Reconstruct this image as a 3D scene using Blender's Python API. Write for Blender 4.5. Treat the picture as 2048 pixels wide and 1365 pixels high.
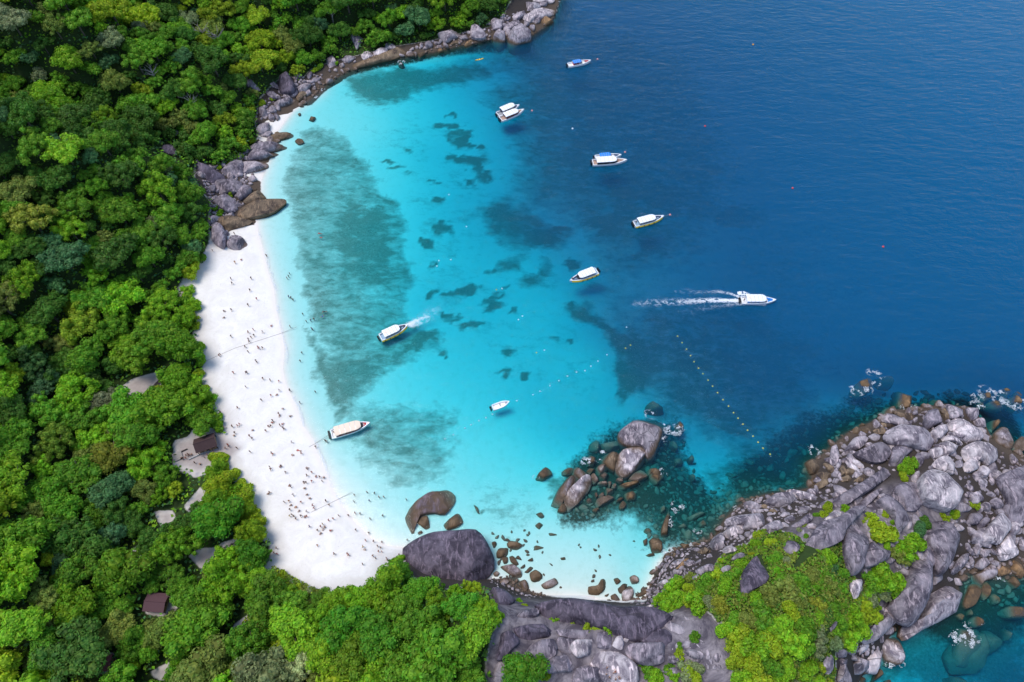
import bpy, math, random
import numpy as np
from mathutils import Vector, noise as mnoise

for o in list(bpy.data.objects):
    bpy.data.objects.remove(o)
scene = bpy.context.scene
COL = scene.collection
rng = np.random.default_rng(7)
random.seed(7)

# ------------------------------------------------------------------ camera
CAM_H, PITCH, FPX, CX, CY = 200.0, math.radians(58.0), 1365.0, 1024.0, 682.5
cam = bpy.data.cameras.new('camera')
cam.lens, cam.sensor_width, cam.clip_start, cam.clip_end = 24.0, 36.0, 1.0, 12000.0
cam_ob = bpy.data.objects.new('camera', cam)
COL.objects.link(cam_ob)
cam_ob.location = (0, 0, CAM_H)
cam_ob.rotation_euler = (math.pi / 2 - PITCH, 0, 0)
scene.camera = cam_ob

# ------------------------------------------------------------------ light
SUN_DIR = Vector((-0.36, 0.10, 0.93)).normalized()      # towards the sun
world = bpy.data.worlds.new('World')
scene.world = world
world.use_nodes = True
wn = world.node_tree
sky = wn.nodes.new('ShaderNodeTexSky')
sky.sky_type = 'NISHITA'
sky.sun_disc = False
sky.sun_elevation = math.asin(SUN_DIR.z)
sky.sun_rotation = math.atan2(SUN_DIR.x, SUN_DIR.y)
sky.air_density, sky.dust_density, sky.ozone_density = 1.0, 0.6, 1.6
bg = wn.nodes['Background']
bg.inputs['Strength'].default_value = 0.125
wn.links.new(sky.outputs[0], bg.inputs[0])
sun = bpy.data.lights.new('sun', 'SUN')
sun.energy, sun.angle, sun.color = 1.5, math.radians(30), (1.0, 0.94, 0.86)
sun_ob = bpy.data.objects.new('sun', sun)
COL.objects.link(sun_ob)
sun_ob.rotation_euler = SUN_DIR.to_track_quat('Z', 'Y').to_euler()
scene.view_settings.view_transform = 'Standard'
scene.view_settings.look = 'None'
scene.view_settings.exposure = 1.0
scene.view_settings.gamma = 1.0
scene.view_settings.use_curve_mapping = False
scene.render.engine = 'CYCLES'
cy = scene.cycles
cy.max_bounces, cy.diffuse_bounces, cy.glossy_bounces = 6, 3, 2
cy.transmission_bounces, cy.transparent_max_bounces, cy.volume_bounces = 2, 12, 0
cy.caustics_reflective = cy.caustics_refractive = False
cy.sample_clamp_direct, cy.sample_clamp_indirect = 6.0, 3.0
try:
    cy.use_denoising = True
    cy.denoiser = 'OPENIMAGEDENOISE'
except Exception:
    pass

# ------------------------------------------------------------------ geometry helpers
SP, CP = math.sin(PITCH), math.cos(PITCH)


def ground(px, py, z=0.0):
    """Where the sight line through a spot of the photograph meets the height z."""
    px, py = np.asarray(px, float), np.asarray(py, float)
    x, t = (px - CX) / FPX, (py - CY) / FPX
    k = (CAM_H - z) / (SP + CP * t)
    return x * k, (CP - t * SP) * k


def project(X, Y, Z):
    X, Y, dz = np.asarray(X, float), np.asarray(Y, float), np.asarray(Z, float) - CAM_H
    d = Y * CP - dz * SP
    return CX + FPX * X / d, CY - FPX * (Y * SP + dz * CP) / d


def inside(X, Y, poly):
    X, Y = np.asarray(X, float), np.asarray(Y, float)
    r = np.zeros(X.shape, bool)
    n = len(poly)
    for i in range(n):
        x0, y0 = poly[i]
        x1, y1 = poly[(i + 1) % n]
        if y0 == y1:
            continue
        c = ((y0 > Y) != (y1 > Y)) & (X < (x1 - x0) * (Y - y0) / (y1 - y0) + x0)
        r ^= c
    return r


def dist_poly(X, Y, poly, closed=True):
    X, Y = np.asarray(X, float), np.asarray(Y, float)
    best = np.full(X.shape, 1e18)
    n = len(poly)
    for i in range(n if closed else n - 1):
        x0, y0 = poly[i]
        x1, y1 = poly[(i + 1) % n]
        dx, dy = x1 - x0, y1 - y0
        L = dx * dx + dy * dy + 1e-9
        s = np.clip(((X - x0) * dx + (Y - y0) * dy) / L, 0, 1)
        best = np.minimum(best, (X - x0 - s * dx) ** 2 + (Y - y0 - s * dy) ** 2)
    return np.sqrt(best)


def sdist(X, Y, poly):
    d = dist_poly(X, Y, poly)
    return np.where(inside(X, Y, poly), d, -d)


_perm = np.random.default_rng(3).random((256, 256))


def vnoise(x, y):
    xi, yi = np.floor(x).astype(int), np.floor(y).astype(int)
    fx, fy = x - xi, y - yi
    fx, fy = fx * fx * (3 - 2 * fx), fy * fy * (3 - 2 * fy)
    g = lambda a, b: _perm[a & 255, b & 255]
    return (g(xi, yi) * (1 - fx) + g(xi + 1, yi) * fx) * (1 - fy) + (g(xi, yi + 1) * (1 - fx) + g(xi + 1, yi + 1) * fx) * fy


def fbm(x, y, octv=4):
    s, a, t = 0, 0.5, 0
    for i in range(octv):
        s = s + a * vnoise(x + 17.3 * i, y + 9.1 * i)
        t += a
        a *= 0.5
        x, y = x * 2.03, y * 2.03
    return s / t


def sstep(a, b, x):  # also falls when b < a
    t = np.clip((x - a) / (b - a), 0, 1)
    return t * t * (3 - 2 * t)


def P(s):
    return [tuple(float(v) for v in q.split(',')) for q in s.split()]


# ------------------------------------------------------------------ shore, heights, depths
SHORE_PX = P("1135,-60 1118,10 1105,45 1060,75 1030,82 990,78 960,85 920,92 870,105 820,112 760,122 700,140 655,165 640,185 610,205 585,222 572,240 556,262 548,285 540,310 530,340 522,362 520,390 512,430 516,465 525,500 535,540 548,580 552,620 562,660 569,695 565,740 572,770 590,810 605,850 625,880 640,920 655,950 668,985 690,1020 712,1050 742,1080 772,1093 806,1098 840,1110 880,1140 930,1150 990,1160 1040,1185 1080,1193 1150,1195 1240,1205 1290,1200 1305,1160 1318,1128 1350,1100 1400,1090 1430,1075 1450,1040 1480,1010 1530,990 1580,985 1625,975 1622,925 1655,900 1695,865 1740,845 1790,818 1840,812 1890,808 1940,812 1965,840 1985,875 2030,905 2130,930 2140,1120 2060,1145 1990,1150 1950,1140 1915,1150 1918,1190 1890,1225 1830,1255 1790,1250 1775,1280 1762,1320 1725,1345 1700,1400 1690,1520 1760,2100 -900,2100 -1500,-500 900,-500")
SHORE = list(zip(*[a.tolist() for a in ground(*zip(*SHORE_PX))]))
BUMPS = [(1150, 1310, 15, 26), (1010, 1290, 8, 20), (1450, 1260, 15, 30), (1600, 1180, 11, 22), (1560, 1330, 7, 22), (1750, 1050, 7, 20),
         (1880, 930, 3.5, 16), (800, 1290, 9, 24), (650, 1330, 6, 22), (950, 1260, 6, 14), (1350, 1330, 9, 24), (1840, 1120, 3, 14)]
_bw = [(*[float(v) for v in ground(a, b, z * .7)], z, r) for a, b, z, r in BUMPS]
DEPTHS = [(640, 330, 1.3), (700, 400, 1.7), (620, 500, 1.2), (640, 600, 1.2), (660, 700, 1.3), (680, 800, 1.2), (680, 900, 0.9), (720, 960, .7), (760, 1030, .6), (830, 930, 1.5), (760, 800, 2.0), (740, 640, 2.0),
          (860, 600, 4.2), (900, 720, 3.6), (850, 820, 2.6), (1000, 880, 2.7), (950, 960, 1.9), (1080, 780, 4.6), (1150, 860, 4.6), (1080, 700, 4.6), (1200, 720, 5.2), (1260, 790, 6.2), (1000, 600, 4.8), (1130, 600, 5.6),
          (760, 250, 2.0), (860, 300, 4.0), (900, 420, 4.6), (900, 500, 4.2), (800, 350, 2.8), (960, 250, 5.0), (1010, 330, 6.0), (880, 170, 4.2), (720, 180, 1.8), (900, 115, 5.0), (1000, 100, 8), (1060, 150, 8), (1150, 60, 12),
          (1100, 250, 9), (1100, 420, 9), (1060, 510, 5.5), (1200, 520, 8.5), (1250, 620, 9.5), (1300, 430, 10), (1300, 700, 9.0), (1400, 300, 13), (1400, 550, 12), (1400, 720, 9.5), (1350, 820, 7.5), (1450, 800, 9.5), (1420, 900, 6.5), (1420, 980, 4.5), (1360, 1030, 3.2),
          (1550, 750, 12.5), (1550, 900, 7.5), (1500, 960, 4.5), (1700, 700, 15), (1850, 700, 16), (2040, 700, 17), (1750, 500, 19), (2040, 400, 22), (1500, 150, 16), (1750, 200, 21), (2040, 50, 26), (1300, 60, 14), (1300, 950, 3.2), (1250, 1040, 1.6), (1180, 1090, .9), (1220, 1150, .7),
          (1090, 1060, 1.0), (1000, 1040, 1.3), (1120, 950, 2.6), (1700, 800, 9), (1950, 760, 12), (2030, 880, 4), (1800, 1300, 5.0), (1900, 1330, 6.0), (1960, 1220, 3.5), (2040, 1180, 3.5), (2040, 1340, 7.5), (2300, 1300, 14), (2300, 800, 20), (1700, -200, 30)]
_dx, _dy = ground([d[0] for d in DEPTHS], [d[1] for d in DEPTHS])
_dz = np.array([d[2] for d in DEPTHS])
_A = np.hypot(_dx[:, None] - _dx[None], _dy[:, None] - _dy[None]) + np.eye(len(_dz)) * 1.5
_one = np.ones((len(_dz), 1))
_w = np.linalg.solve(np.block([[_A, _one], [_one.T, np.zeros((1, 1))]]), np.append(_dz, 0))


def depth_field(X, Y):
    out = np.full(X.shape, _w[-1])
    for i in range(len(_dz)):
        out = out + _w[i] * np.hypot(X - _dx[i], Y - _dy[i])
    return np.clip(out, 0.35, 32)


def heights(X, Y):
    X, Y = np.asarray(X, float), np.asarray(Y, float)
    d = sdist(X, Y, SHORE)
    dl = np.maximum(d, 0)
    n1 = fbm(X / 30, Y / 30) - .5
    z = 2.0 * (1 - np.exp(-dl / 9))
    flat = 62 - 52 * sstep(115, 165, Y)
    rid = 1 + 0.42 * np.cos((Y - 188) / 60 * 2 * math.pi) * sstep(140, 185, Y)
    hill = np.maximum(dl - flat, 0)
    hill = np.where(hill < 10, hill * hill / 20, hill - 5) * 0.60 * rid * (1 - sstep(-60, 0, X) * (1 - sstep(245, 280, Y)))
    hill = 85 * (1 - np.exp(-hill / 85)) * (1 + .25 * n1)
    z = z + hill
    z = z + 9 * sstep(20, -6, Y) * sstep(-75, -55, X) * (1 - np.exp(-dl / 8))
    b = 0
    for (bx, by, bz, br) in _bw:
        b = b + bz * np.exp(-((X - bx) ** 2 + (Y - by) ** 2) / (br * br))
    z = z + b * (1 - np.exp(-dl / 5)) * (1 + .5 * n1)
    ds = np.maximum(-d, 0)
    near = (X < -15) & (Y > 60) & (Y < 190)
    dep = depth_field(X, Y) * (1 - np.exp(-ds / 3.2))
    return np.where(d > 0, z, -dep), d


def hz(x, y):
    return float(heights(np.array([x]), np.array([y]))[0][0])


def spot(px, py, lift=0.0):
    """Point of the ground (plus a height above it) seen at a spot of the photograph."""
    z = 0.0
    for _ in range(6):
        x, y = ground(px, py, z + lift)
        z = .5 * z + .5 * hz(float(x), float(y))
    x, y = ground(px, py, z + lift)
    return float(x), float(y), z


# ------------------------------------------------------------------ object helpers
def mesh_np(name, V, F, smooth=False):
    """F: list of (k-gon index arrays) all with equal k per array."""
    me = bpy.data.meshes.new(name)
    V = np.asarray(V, np.float32)
    F = [np.asarray(f, np.int32) for f in F if len(f)]
    me.vertices.add(len(V))
    me.vertices.foreach_set('co', V.ravel())
    loops = np.concatenate([f.ravel() for f in F])
    sizes = np.concatenate([np.full(len(f), f.shape[1], np.int32) for f in F])
    me.loops.add(len(loops))
    me.loops.foreach_set('vertex_index', loops)
    me.polygons.add(len(sizes))
    starts = np.concatenate([[0], np.cumsum(sizes)[:-1]]).astype(np.int32)
    me.polygons.foreach_set('loop_start', starts)
    me.polygons.foreach_set('loop_total', sizes)
    me.polygons.foreach_set('use_smooth', np.full(len(sizes), smooth))
    me.update(calc_edges=True)
    return me


def link(name, me, parent=None, loc=None, rotz=None, scale=None, mat=None, color=None):
    o = bpy.data.objects.new(name, me)
    COL.objects.link(o)
    if parent is not None:
        o.parent = parent
    if loc is not None:
        o.location = loc
    if rotz is not None:
        o.rotation_euler = (0, 0, rotz)
    if scale is not None:
        o.scale = scale if hasattr(scale, '__len__') else (scale,) * 3
    if mat is not None and me is not None and not me.materials:
        me.materials.append(mat)
    if color is not None:
        o.color = (*color, 1)
    return o


def tag(o, label=None, cat=None, group=None, kind=None):
    if label: o['label'] = label
    if cat: o['category'] = cat
    if group: o['group'] = group
    if kind: o['kind'] = kind
    return o


class MB:
    def __init__(s):
        s.v, s.f = [], []

    def add(s, v, f):
        b = len(s.v)
        s.v += [tuple(p) for p in v]
        s.f += [tuple(i + b for i in q) for q in f]
        return s

    def box(s, x0, x1, y0, y1, z0, z1, taper=0.0):
        t = taper
        v = [(x0, y0, z0), (x1, y0, z0), (x1, y1, z0), (x0, y1, z0), (x0 + t, y0 + t, z1), (x1 - t, y0 + t, z1), (x1 - t, y1 - t, z1), (x0 + t, y1 - t, z1)]
        return s.add(v, [(3, 2, 1, 0), (4, 5, 6, 7), (0, 1, 5, 4), (1, 2, 6, 5), (2, 3, 7, 6), (3, 0, 4, 7)])

    def tube(s, pts, r0, r1=None, n=6):
        r1 = r0 if r1 is None else r1
        pts = [Vector(p) for p in pts]
        b = len(s.v)
        for i, p in enumerate(pts):
            d = (pts[min(i + 1, len(pts) - 1)] - pts[max(i - 1, 0)]).normalized()
            a = d.orthogonal().normalized()
            c = d.cross(a)
            r = r0 + (r1 - r0) * i / (len(pts) - 1)
            for k in range(n):
                th = 2 * math.pi * k / n
                s.v.append(tuple(p + (a * math.cos(th) + c * math.sin(th)) * r))
        for i in range(len(pts) - 1):
            for k in range(n):
                s.f.append((b + i * n + k, b + i * n + (k + 1) % n, b + (i + 1) * n + (k + 1) % n, b + (i + 1) * n + k))
        s.f.append(tuple(b + k for k in reversed(range(n))))
        s.f.append(tuple(b + (len(pts) - 1) * n + k for k in range(n)))
        return s

    def mesh(s, name, mat=None, smooth=False):
        me = bpy.data.meshes.new(name)
        me.from_pydata(s.v, [], s.f)
        if mat: me.materials.append(mat)
        if smooth:
            me.polygons.foreach_set('use_smooth', [True] * len(me.polygons))
            me.set_sharp_from_angle(angle=math.radians(38))
        return me


# ------------------------------------------------------------------ materials
class NT:
    def __init__(s, name):
        s.m = bpy.data.materials.new(name)
        s.m.use_nodes = True
        s.t = s.m.node_tree
        s.b = s.t.nodes['Principled BSDF']
        s.out = s.t.nodes['Material Output']

    def n(s, typ, ins=None, **kw):
        nd = s.t.nodes.new('ShaderNode' + typ)
        for k, v in kw.items():
            setattr(nd, k, v)
        for k, v in (ins or {}).items():
            if hasattr(v, 'is_output') or isinstance(v, bpy.types.NodeSocket):
                s.t.links.new(v, nd.inputs[k])
            else:
                nd.inputs[k].default_value = v
        return nd

    def l(s, a, b):
        s.t.links.new(a, b)

    def noise(s, scale, detail=4, rough=.55, vec=None, dist=0.0):
        nd = s.n('TexNoise', {'Scale': scale, 'Detail': detail, 'Roughness': rough, 'Distortion': dist})
        if vec is not None: s.l(vec, nd.inputs['Vector'])
        return nd.outputs['Fac']

    def ramp(s, fac, stops):
        nd = s.n('ValToRGB')
        e = nd.color_ramp.elements
        while len(e) < len(stops): e.new(.5)
        for q, (p, c) in zip(e, stops):
            q.position = p
            q.color = (*c, 1) if len(c) == 3 else c
        s.l(fac, nd.inputs[0])
        return nd.outputs[0]

    def mix(s, f, a, b, mode='MIX'):
        nd = s.n('Mix', data_type='RGBA', blend_type=mode)
        for sock, v in ((nd.inputs[0], f), (nd.inputs[6], a), (nd.inputs[7], b)):
            if isinstance(v, bpy.types.NodeSocket): s.l(v, sock)
            elif isinstance(v, (tuple, list)): sock.default_value = (*v, 1)
            else: sock.default_value = v
        return nd.outputs[2]

    def math(s, op, a, b=0.0, clamp=False):
        nd = s.n('Math', operation=op, use_clamp=clamp)
        for sock, v in ((nd.inputs[0], a), (nd.inputs[1], b)):
            if isinstance(v, bpy.types.NodeSocket): s.l(v, sock)
            else: sock.default_value = v
        return nd.outputs[0]

    def bump(s, h, strength=.5, dist=.1):
        nd = s.n('Bump', {'Strength': strength, 'Distance': dist, 'Height': h})
        return nd.outputs[0]

    def attr(s, name, out='Fac'):
        return s.n('Attribute', attribute_name=name).outputs[out]


def plain(name, col, rough=.5, spec=.5, metal=0.0, var=.12, scale=3.0):
    t = NT(name)
    o = t.n('TexCoord').outputs['Object']
    c = t.mix(t.noise(scale, 4, vec=o), tuple(v * (1 - var) for v in col), tuple(min(1, v * (1 + var)) for v in col))
    t.l(c, t.b.inputs['Base Color'])
    t.b.inputs['Roughness'].default_value = rough
    t.b.inputs['Specular IOR Level'].default_value = spec
    t.b.inputs['Metallic'].default_value = metal
    return t.m


def by_object_color(name, rough=.7):
    t = NT(name)
    oi = t.n('ObjectInfo')
    c = t.mix(t.noise(6, 3, vec=t.n('TexCoord').outputs['Object']), oi.outputs['Color'], (0.5, 0.5, 0.5), 'MULTIPLY')
    c = t.mix(.25, oi.outputs['Color'], c)
    t.l(c, t.b.inputs['Base Color'])
    t.b.inputs['Roughness'].default_value = rough
    return t.m


def leaf_material(name, per_vertex):
    t = NT(name)
    geo = t.n('NewGeometry')
    if per_vertex:
        base = t.attr('leafcol', 'Color')
    else:
        base = t.n('ObjectInfo').outputs['Color']
    isl = geo.outputs['Random Per Island']
    hsv = t.n('HueSaturation', {'Color': base})
    t.l(t.math('ADD', t.math('MULTIPLY', isl, .045), .466), hsv.inputs['Hue'])
    t.l(t.math('ADD', t.math('MULTIPLY', t.math('FRACT', t.math('MULTIPLY', isl, 7.31)), .85), .74), hsv.inputs['Value'])
    hsv.inputs['Saturation'].default_value = 1.0
    t.b.inputs['Roughness'].default_value = .55
    t.b.inputs['Specular IOR Level'].default_value = .2
    t.l(hsv.outputs[0], t.b.inputs['Base Color'])
    tr = t.n('BsdfTranslucent', {'Color': hsv.outputs[0]})
    mx = t.n('MixShader', {0: .38})
    t.l(t.b.outputs[0], mx.inputs[1])
    t.l(tr.outputs[0], mx.inputs[2])
    t.l(mx.outputs[0], t.out.inputs[0])
    return t.m


LEAF = leaf_material('leaf', False)
LEAF_MASS = leaf_material('leaf_mass', True)
BARK = plain('bark', (.10, .085, .065), .9, .2, var=.4, scale=4)
DEADWOOD = plain('dead_wood', (.30, .27, .25), .9, .2, var=.3)


def rock_material():
    t = NT('granite')
    oi = t.n('ObjectInfo')
    geo = t.n('NewGeometry')
    pos = geo.outputs['Position']
    sep = t.n('SeparateXYZ', {0: pos})
    col = oi.outputs['Color']
    n1 = t.noise(.28, 6, .62, pos, .6)
    n2 = t.noise(1.3, 8, .70, pos, .4)
    n3 = t.noise(7.0, 3, .6, pos)
    st = t.n('Mapping', {'Vector': pos, 'Scale': (1.1, .35, .35), 'Rotation': (0, 0, .6)})
    n4 = t.noise(.9, 4, .6, st.outputs[0], 1.2)
    dark = t.mix(1.0, col, (.27, .255, .30), 'MULTIPLY')
    pale = t.mix(1.0, col, (1.55, 1.46, 1.44), 'MULTIPLY')
    c = t.mix(t.ramp(n1, [(.40, (0, 0, 0)), (.62, (1, 1, 1))]), dark, col)
    c = t.mix(t.math('MULTIPLY', t.ramp(n4, [(.52, (0, 0, 0)), (.66, (1, 1, 1))]), .9), c, pale)
    c = t.mix(t.math('MULTIPLY', t.ramp(n2, [(.50, (0, 0, 0)), (.72, (1, 1, 1))]), .4), c, dark)
    c = t.mix(t.math('MULTIPLY', t.ramp(n3, [(.6, (0, 0, 0)), (.75, (1, 1, 1))]), .35), c, pale)
    # cracks and joints
    vor = t.n('TexVoronoi', {'Scale': .22}, feature='DISTANCE_TO_EDGE')
    wv = t.n('Mix', {0: .25, 4: pos}, data_type='VECTOR')
    t.l(t.n('TexNoise', {'Scale': .5, 'Detail': 4, 'Vector': pos}).outputs['Color'], wv.inputs[5])
    t.l(pos, vor.inputs['Vector'])
    crack = t.ramp(vor.outputs[0], [(.0, (1, 1, 1)), (.035, (0, 0, 0))])
    crack = t.math('MULTIPLY', crack, t.ramp(t.noise(.15, 3, vec=pos), [(.5, (0, 0, 0)), (.6, (1, 1, 1))]))
    c = t.mix(t.math('MULTIPLY', crack, .75), c, (.035, .03, .035))
    # tide stain: brown algae up to about a metre above the sea
    hgt = t.math('ADD', sep.outputs[2], t.math('MULTIPLY', t.math('SUBTRACT', n1, .5), 2.2))
    tide = t.ramp(t.math('MULTIPLY', hgt, .25), [(.12, (1, 1, 1)), (.40, (0, 0, 0))])
    bro = t.mix(n2, (.065, .040, .022), (.185, .115, .056))
    c = t.mix(t.math('MULTIPLY', tide, .82), c, bro)
    deep = t.ramp(t.math('ADD', t.math('MULTIPLY', sep.outputs[2], .25), .5), [(.22, (1, 1, 1)), (.42, (0, 0, 0))])
    c = t.mix(t.math('MULTIPLY', deep, .6), c, t.mix(n2, (.13, .11, .085), (.34, .29, .22)))
    wet = t.ramp(t.math('ADD', t.math('MULTIPLY', hgt, .25), .25), [(.16, (0, 0, 0)), (.24, (1, 1, 1)), (.29, (1, 1, 1)), (.38, (0, 0, 0))])
    c = t.mix(t.math('MULTIPLY', wet, .5), c, (.04, .03, .022))
    t.l(c, t.b.inputs['Base Color'])
    t.b.inputs['Roughness'].default_value = .78
    t.b.inputs['Specular IOR Level'].default_value = .3
    h = t.math('ADD', t.math('MULTIPLY', n1, .5), t.math('ADD', t.math('MULTIPLY', n2, .3), t.math('MULTIPLY', n3, .08)))
    h = t.math('SUBTRACT', h, t.math('MULTIPLY', crack, .25))
    t.l(t.bump(h, .5, 1.0), t.b.inputs['Normal'])
    return t.m


ROCK = rock_material()


def ground_material():
    t = NT('sand_and_soil')
    pos = t.n('NewGeometry').outputs['Position']
    sep = t.n('SeparateXYZ', {0: pos})
    z = sep.outputs[2]
    reef, soil, stone = t.attr('reef'), t.attr('soil'), t.attr('stone')
    nA = t.noise(.06, 4, .6, pos)
    nB = t.noise(.9, 5, .6, pos)
    nC = t.noise(3.5, 3, .6, pos)
    sand = t.mix(nA, (.77, .725, .67), (.80, .765, .725))
    dry = t.mix(t.ramp(t.noise(.22, 7, .7, pos, .8), [(.38, (0, 0, 0)), (.66, (1, 1, 1))]), (.69, .645, .59), (.785, .745, .695))
    dry = t.mix(t.ramp(t.noise(2.2, 3, .6, pos), [(.60, (0, 0, 0)), (.72, (.5, .5, .5))]), dry, (.50, .45, .40))
    sand = t.mix(t.ramp(z, [(.25, (0, 0, 0)), (.6, (1, 1, 1))]), sand, dry)
    sand = t.mix(t.ramp(t.noise(.45, 6, .65, pos), [(.50, (0, 0, 0)), (.75, (.5, .5, .5))]), sand, (.62, .60, .52))
    wet = t.ramp(t.math('ADD', z, t.math('MULTIPLY', nA, .3)), [(.25, (1, 1, 1)), (.62, (0, 0, 0))])
    sand = t.mix(t.math('MULTIPLY', t.math('MULTIPLY', wet, t.ramp(t.math('ADD', z, .5), [(.45, (0,) * 3), (.55, (1,) * 3)])), .5), sand, (.72, .63, .55))
    # reef: streaky growth on the sea floor
    mp = t.n('Mapping', {'Vector': pos, 'Rotation': (0, 0, math.radians(-38)), 'Scale': (.5, 1.0, 1.0)})
    nS = t.noise(.55, 6, .66, mp.outputs[0], .5)
    nT = t.noise(1.5, 5, .7, pos)
    k = t.math('ADD', reef, t.math('MULTIPLY', t.math('SUBTRACT', t.math('ADD', t.math('ADD', t.math('MULTIPLY', nS, .35), t.math('MULTIPLY', nT, .25)), t.math('MULTIPLY', t.noise(.16, 5, .62, mp.outputs[0], .8), .4)), .5), 2.1))
    rm = t.ramp(k, [(.26, (0, 0, 0)), (.74, (1, 1, 1))])
    rm = t.math('MULTIPLY', rm, t.ramp(reef, [(.05, (0, 0, 0)), (.22, (1, 1, 1))]))
    rc = t.mix(t.ramp(nT, [(.35, (0, 0, 0)), (.7, (1, 1, 1))]), (.12, .175, .15), (.34, .38, .33))
    rc = t.mix(t.ramp(nA, [(.4, (0, 0, 0)), (.65, (1, 1, 1))]), rc, t.mix(nT, (.125, .15, .125), (.32, .32, .27)))
    c = t.mix(rm, sand, rc)
    c = t.mix(t.attr('shade_dirt'), c, t.mix(nB, (.27, .23, .21), (.42, .36, .34)))  # greyed clearing sand: canopy shade in the colour, with litter and path earth
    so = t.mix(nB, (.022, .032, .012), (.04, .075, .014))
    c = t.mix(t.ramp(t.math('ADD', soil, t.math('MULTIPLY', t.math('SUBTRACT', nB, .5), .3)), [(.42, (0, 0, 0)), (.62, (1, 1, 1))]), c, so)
    stn = t.mix(nC, (.03, .022, .016), (.13, .095, .07))
    gran = t.mix(t.ramp(t.noise(.16, 6, .65, pos, 1.0), [(.40, (0, 0, 0)), (.62, (1, 1, 1))]), (.075, .064, .078), (.25, .215, .225))
    gran = t.mix(t.ramp(t.noise(.7, 5, .62, pos), [(.52, (0, 0, 0)), (.7, (.5, .5, .5))]), gran, (.05, .042, .05))
    stn = t.mix(t.ramp(t.math('MULTIPLY', z, .1), [(.04, (0, 0, 0)), (.14, (1, 1, 1))]), stn, t.mix(t.attr('slab'), t.mix(nC, (.018, .015, .014), (.075, .06, .052)), gran))
    c = t.mix(t.ramp(t.math('ADD', stone, t.math('MULTIPLY', t.math('SUBTRACT', nB, .5), .4)), [(.40, (0, 0, 0)), (.6, (1, 1, 1))]), c, stn)
    t.l(c, t.b.inputs['Base Color'])
    t.b.inputs['Roughness'].default_value = .9
    t.b.inputs['Specular IOR Level'].default_value = .15
    t.l(t.bump(t.math('ADD', nB, t.math('MULTIPLY', nC, .3)), .25, .5), t.b.inputs['Normal'])
    return t.m


def water_material():
    t = NT('sea_water')
    pos = t.n('NewGeometry').outputs['Position']
    dep = t.attr('dep')
    m1 = t.n('Mapping', {'Vector': pos, 'Rotation': (0, 0, math.radians(18)), 'Scale': (.42, 1.0, 1.0)})
    w1 = t.noise(.11, 3, .5, m1.outputs[0], .3)
    w2 = t.noise(.42, 4, .6, m1.outputs[0], .4)
    w3 = t.noise(1.5, 4, .62, pos, .3)
    h = t.math('ADD', t.math('MULTIPLY', w1, 1.2), t.math('ADD', t.math('MULTIPLY', w2, .9), t.math('MULTIPLY', w3, .42)))
    amp = t.ramp(t.math('MULTIPLY', dep, .08), [(.02, (.10,) * 3), (.7, (1, 1, 1))])
    nb = t.n('Bump', {'Distance': .50, 'Height': h})
    t.l(t.math('MULTIPLY', amp, 1.0), nb.inputs['Strength'])
    N = nb.outputs[0]
    body = t.n('BsdfDiffuse', {'Color': (.0002, .086, .198, 1), 'Normal': N})
    clear = t.n('BsdfTransparent', {'Color': (1, 1, 1, 1)})
    up = t.ramp(t.math('MULTIPLY', dep, 1 / 30), [(.10, (0,) * 3), (.30, (.30,) * 3), (.55, (.72,) * 3), (.9, (.97,) * 3)])
    mx = t.n('MixShader')
    t.l(up, mx.inputs[0])
    t.l(clear.outputs[0], mx.inputs[1])
    t.l(body.outputs[0], mx.inputs[2])
    fr = t.n('Fresnel', {'IOR': 1.33, 'Normal': N})
    gl = t.n('BsdfGlossy', {'Color': (1, 1, 1, 1), 'Roughness': .09, 'Normal': N})
    m2 = t.n('MixShader')
    t.l(t.math('MULTIPLY', fr.outputs[0], .7), m2.inputs[0])   # seen as through a polarising filter
    t.l(mx.outputs[0], m2.inputs[1])
    t.l(gl.outputs[0], m2.inputs[2])
    t.l(m2.outputs[0], t.out.inputs['Surface'])
    va = t.n('VolumeAbsorption', {'Color': (0.0, .884, .946, 1), 'Density': .47})
    t.l(va.outputs[0], t.out.inputs['Volume'])
    t.m.cycles.homogeneous_volume = True
    return t.m


GROUND = ground_material()
WATER = water_material()
# ------------------------------------------------------------------ what covers the ground
FOREST_PX = P("1040,-10 1010,25 980,42 930,52 860,70 790,80 740,92 700,102 660,112 620,128 600,150 570,146 545,165 520,190 510,230 515,260 500,290 470,318 440,328 400,335 400,370 425,400 420,430 420,480 410,505 395,535 370,550 355,570 370,600 395,640 385,655 400,690 405,720 400,745 418,790 440,830 445,862 400,868 352,880 345,925 385,940 432,925 440,905 458,915 450,940 480,965 495,1010 515,1060 540,1080 545,1110 530,1135 580,1160 620,1182 660,1188 700,1182 748,1180 775,1120 800,1115 815,1145 850,1160 900,1180 940,1172 985,1185 1000,1240 1012,1262 995,1300 985,1345 980,1420 960,2000 -900,2000 -1400,-450 1040,-450")
GREEN_PX = P("1318,1205 1325,1185 1350,1165 1405,1158 1430,1125 1455,1105 1490,1095 1500,1070 1530,1062 1570,1085 1590,1105 1600,1110 1665,1095 1690,1110 1690,1160 1705,1200 1715,1175 1750,1190 1762,1210 1750,1240 1720,1270 1690,1290 1640,1310 1660,1420 1700,2000 1000,2000 985,1440 1430,1430 1420,1300 1390,1250 1345,1225")
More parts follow.
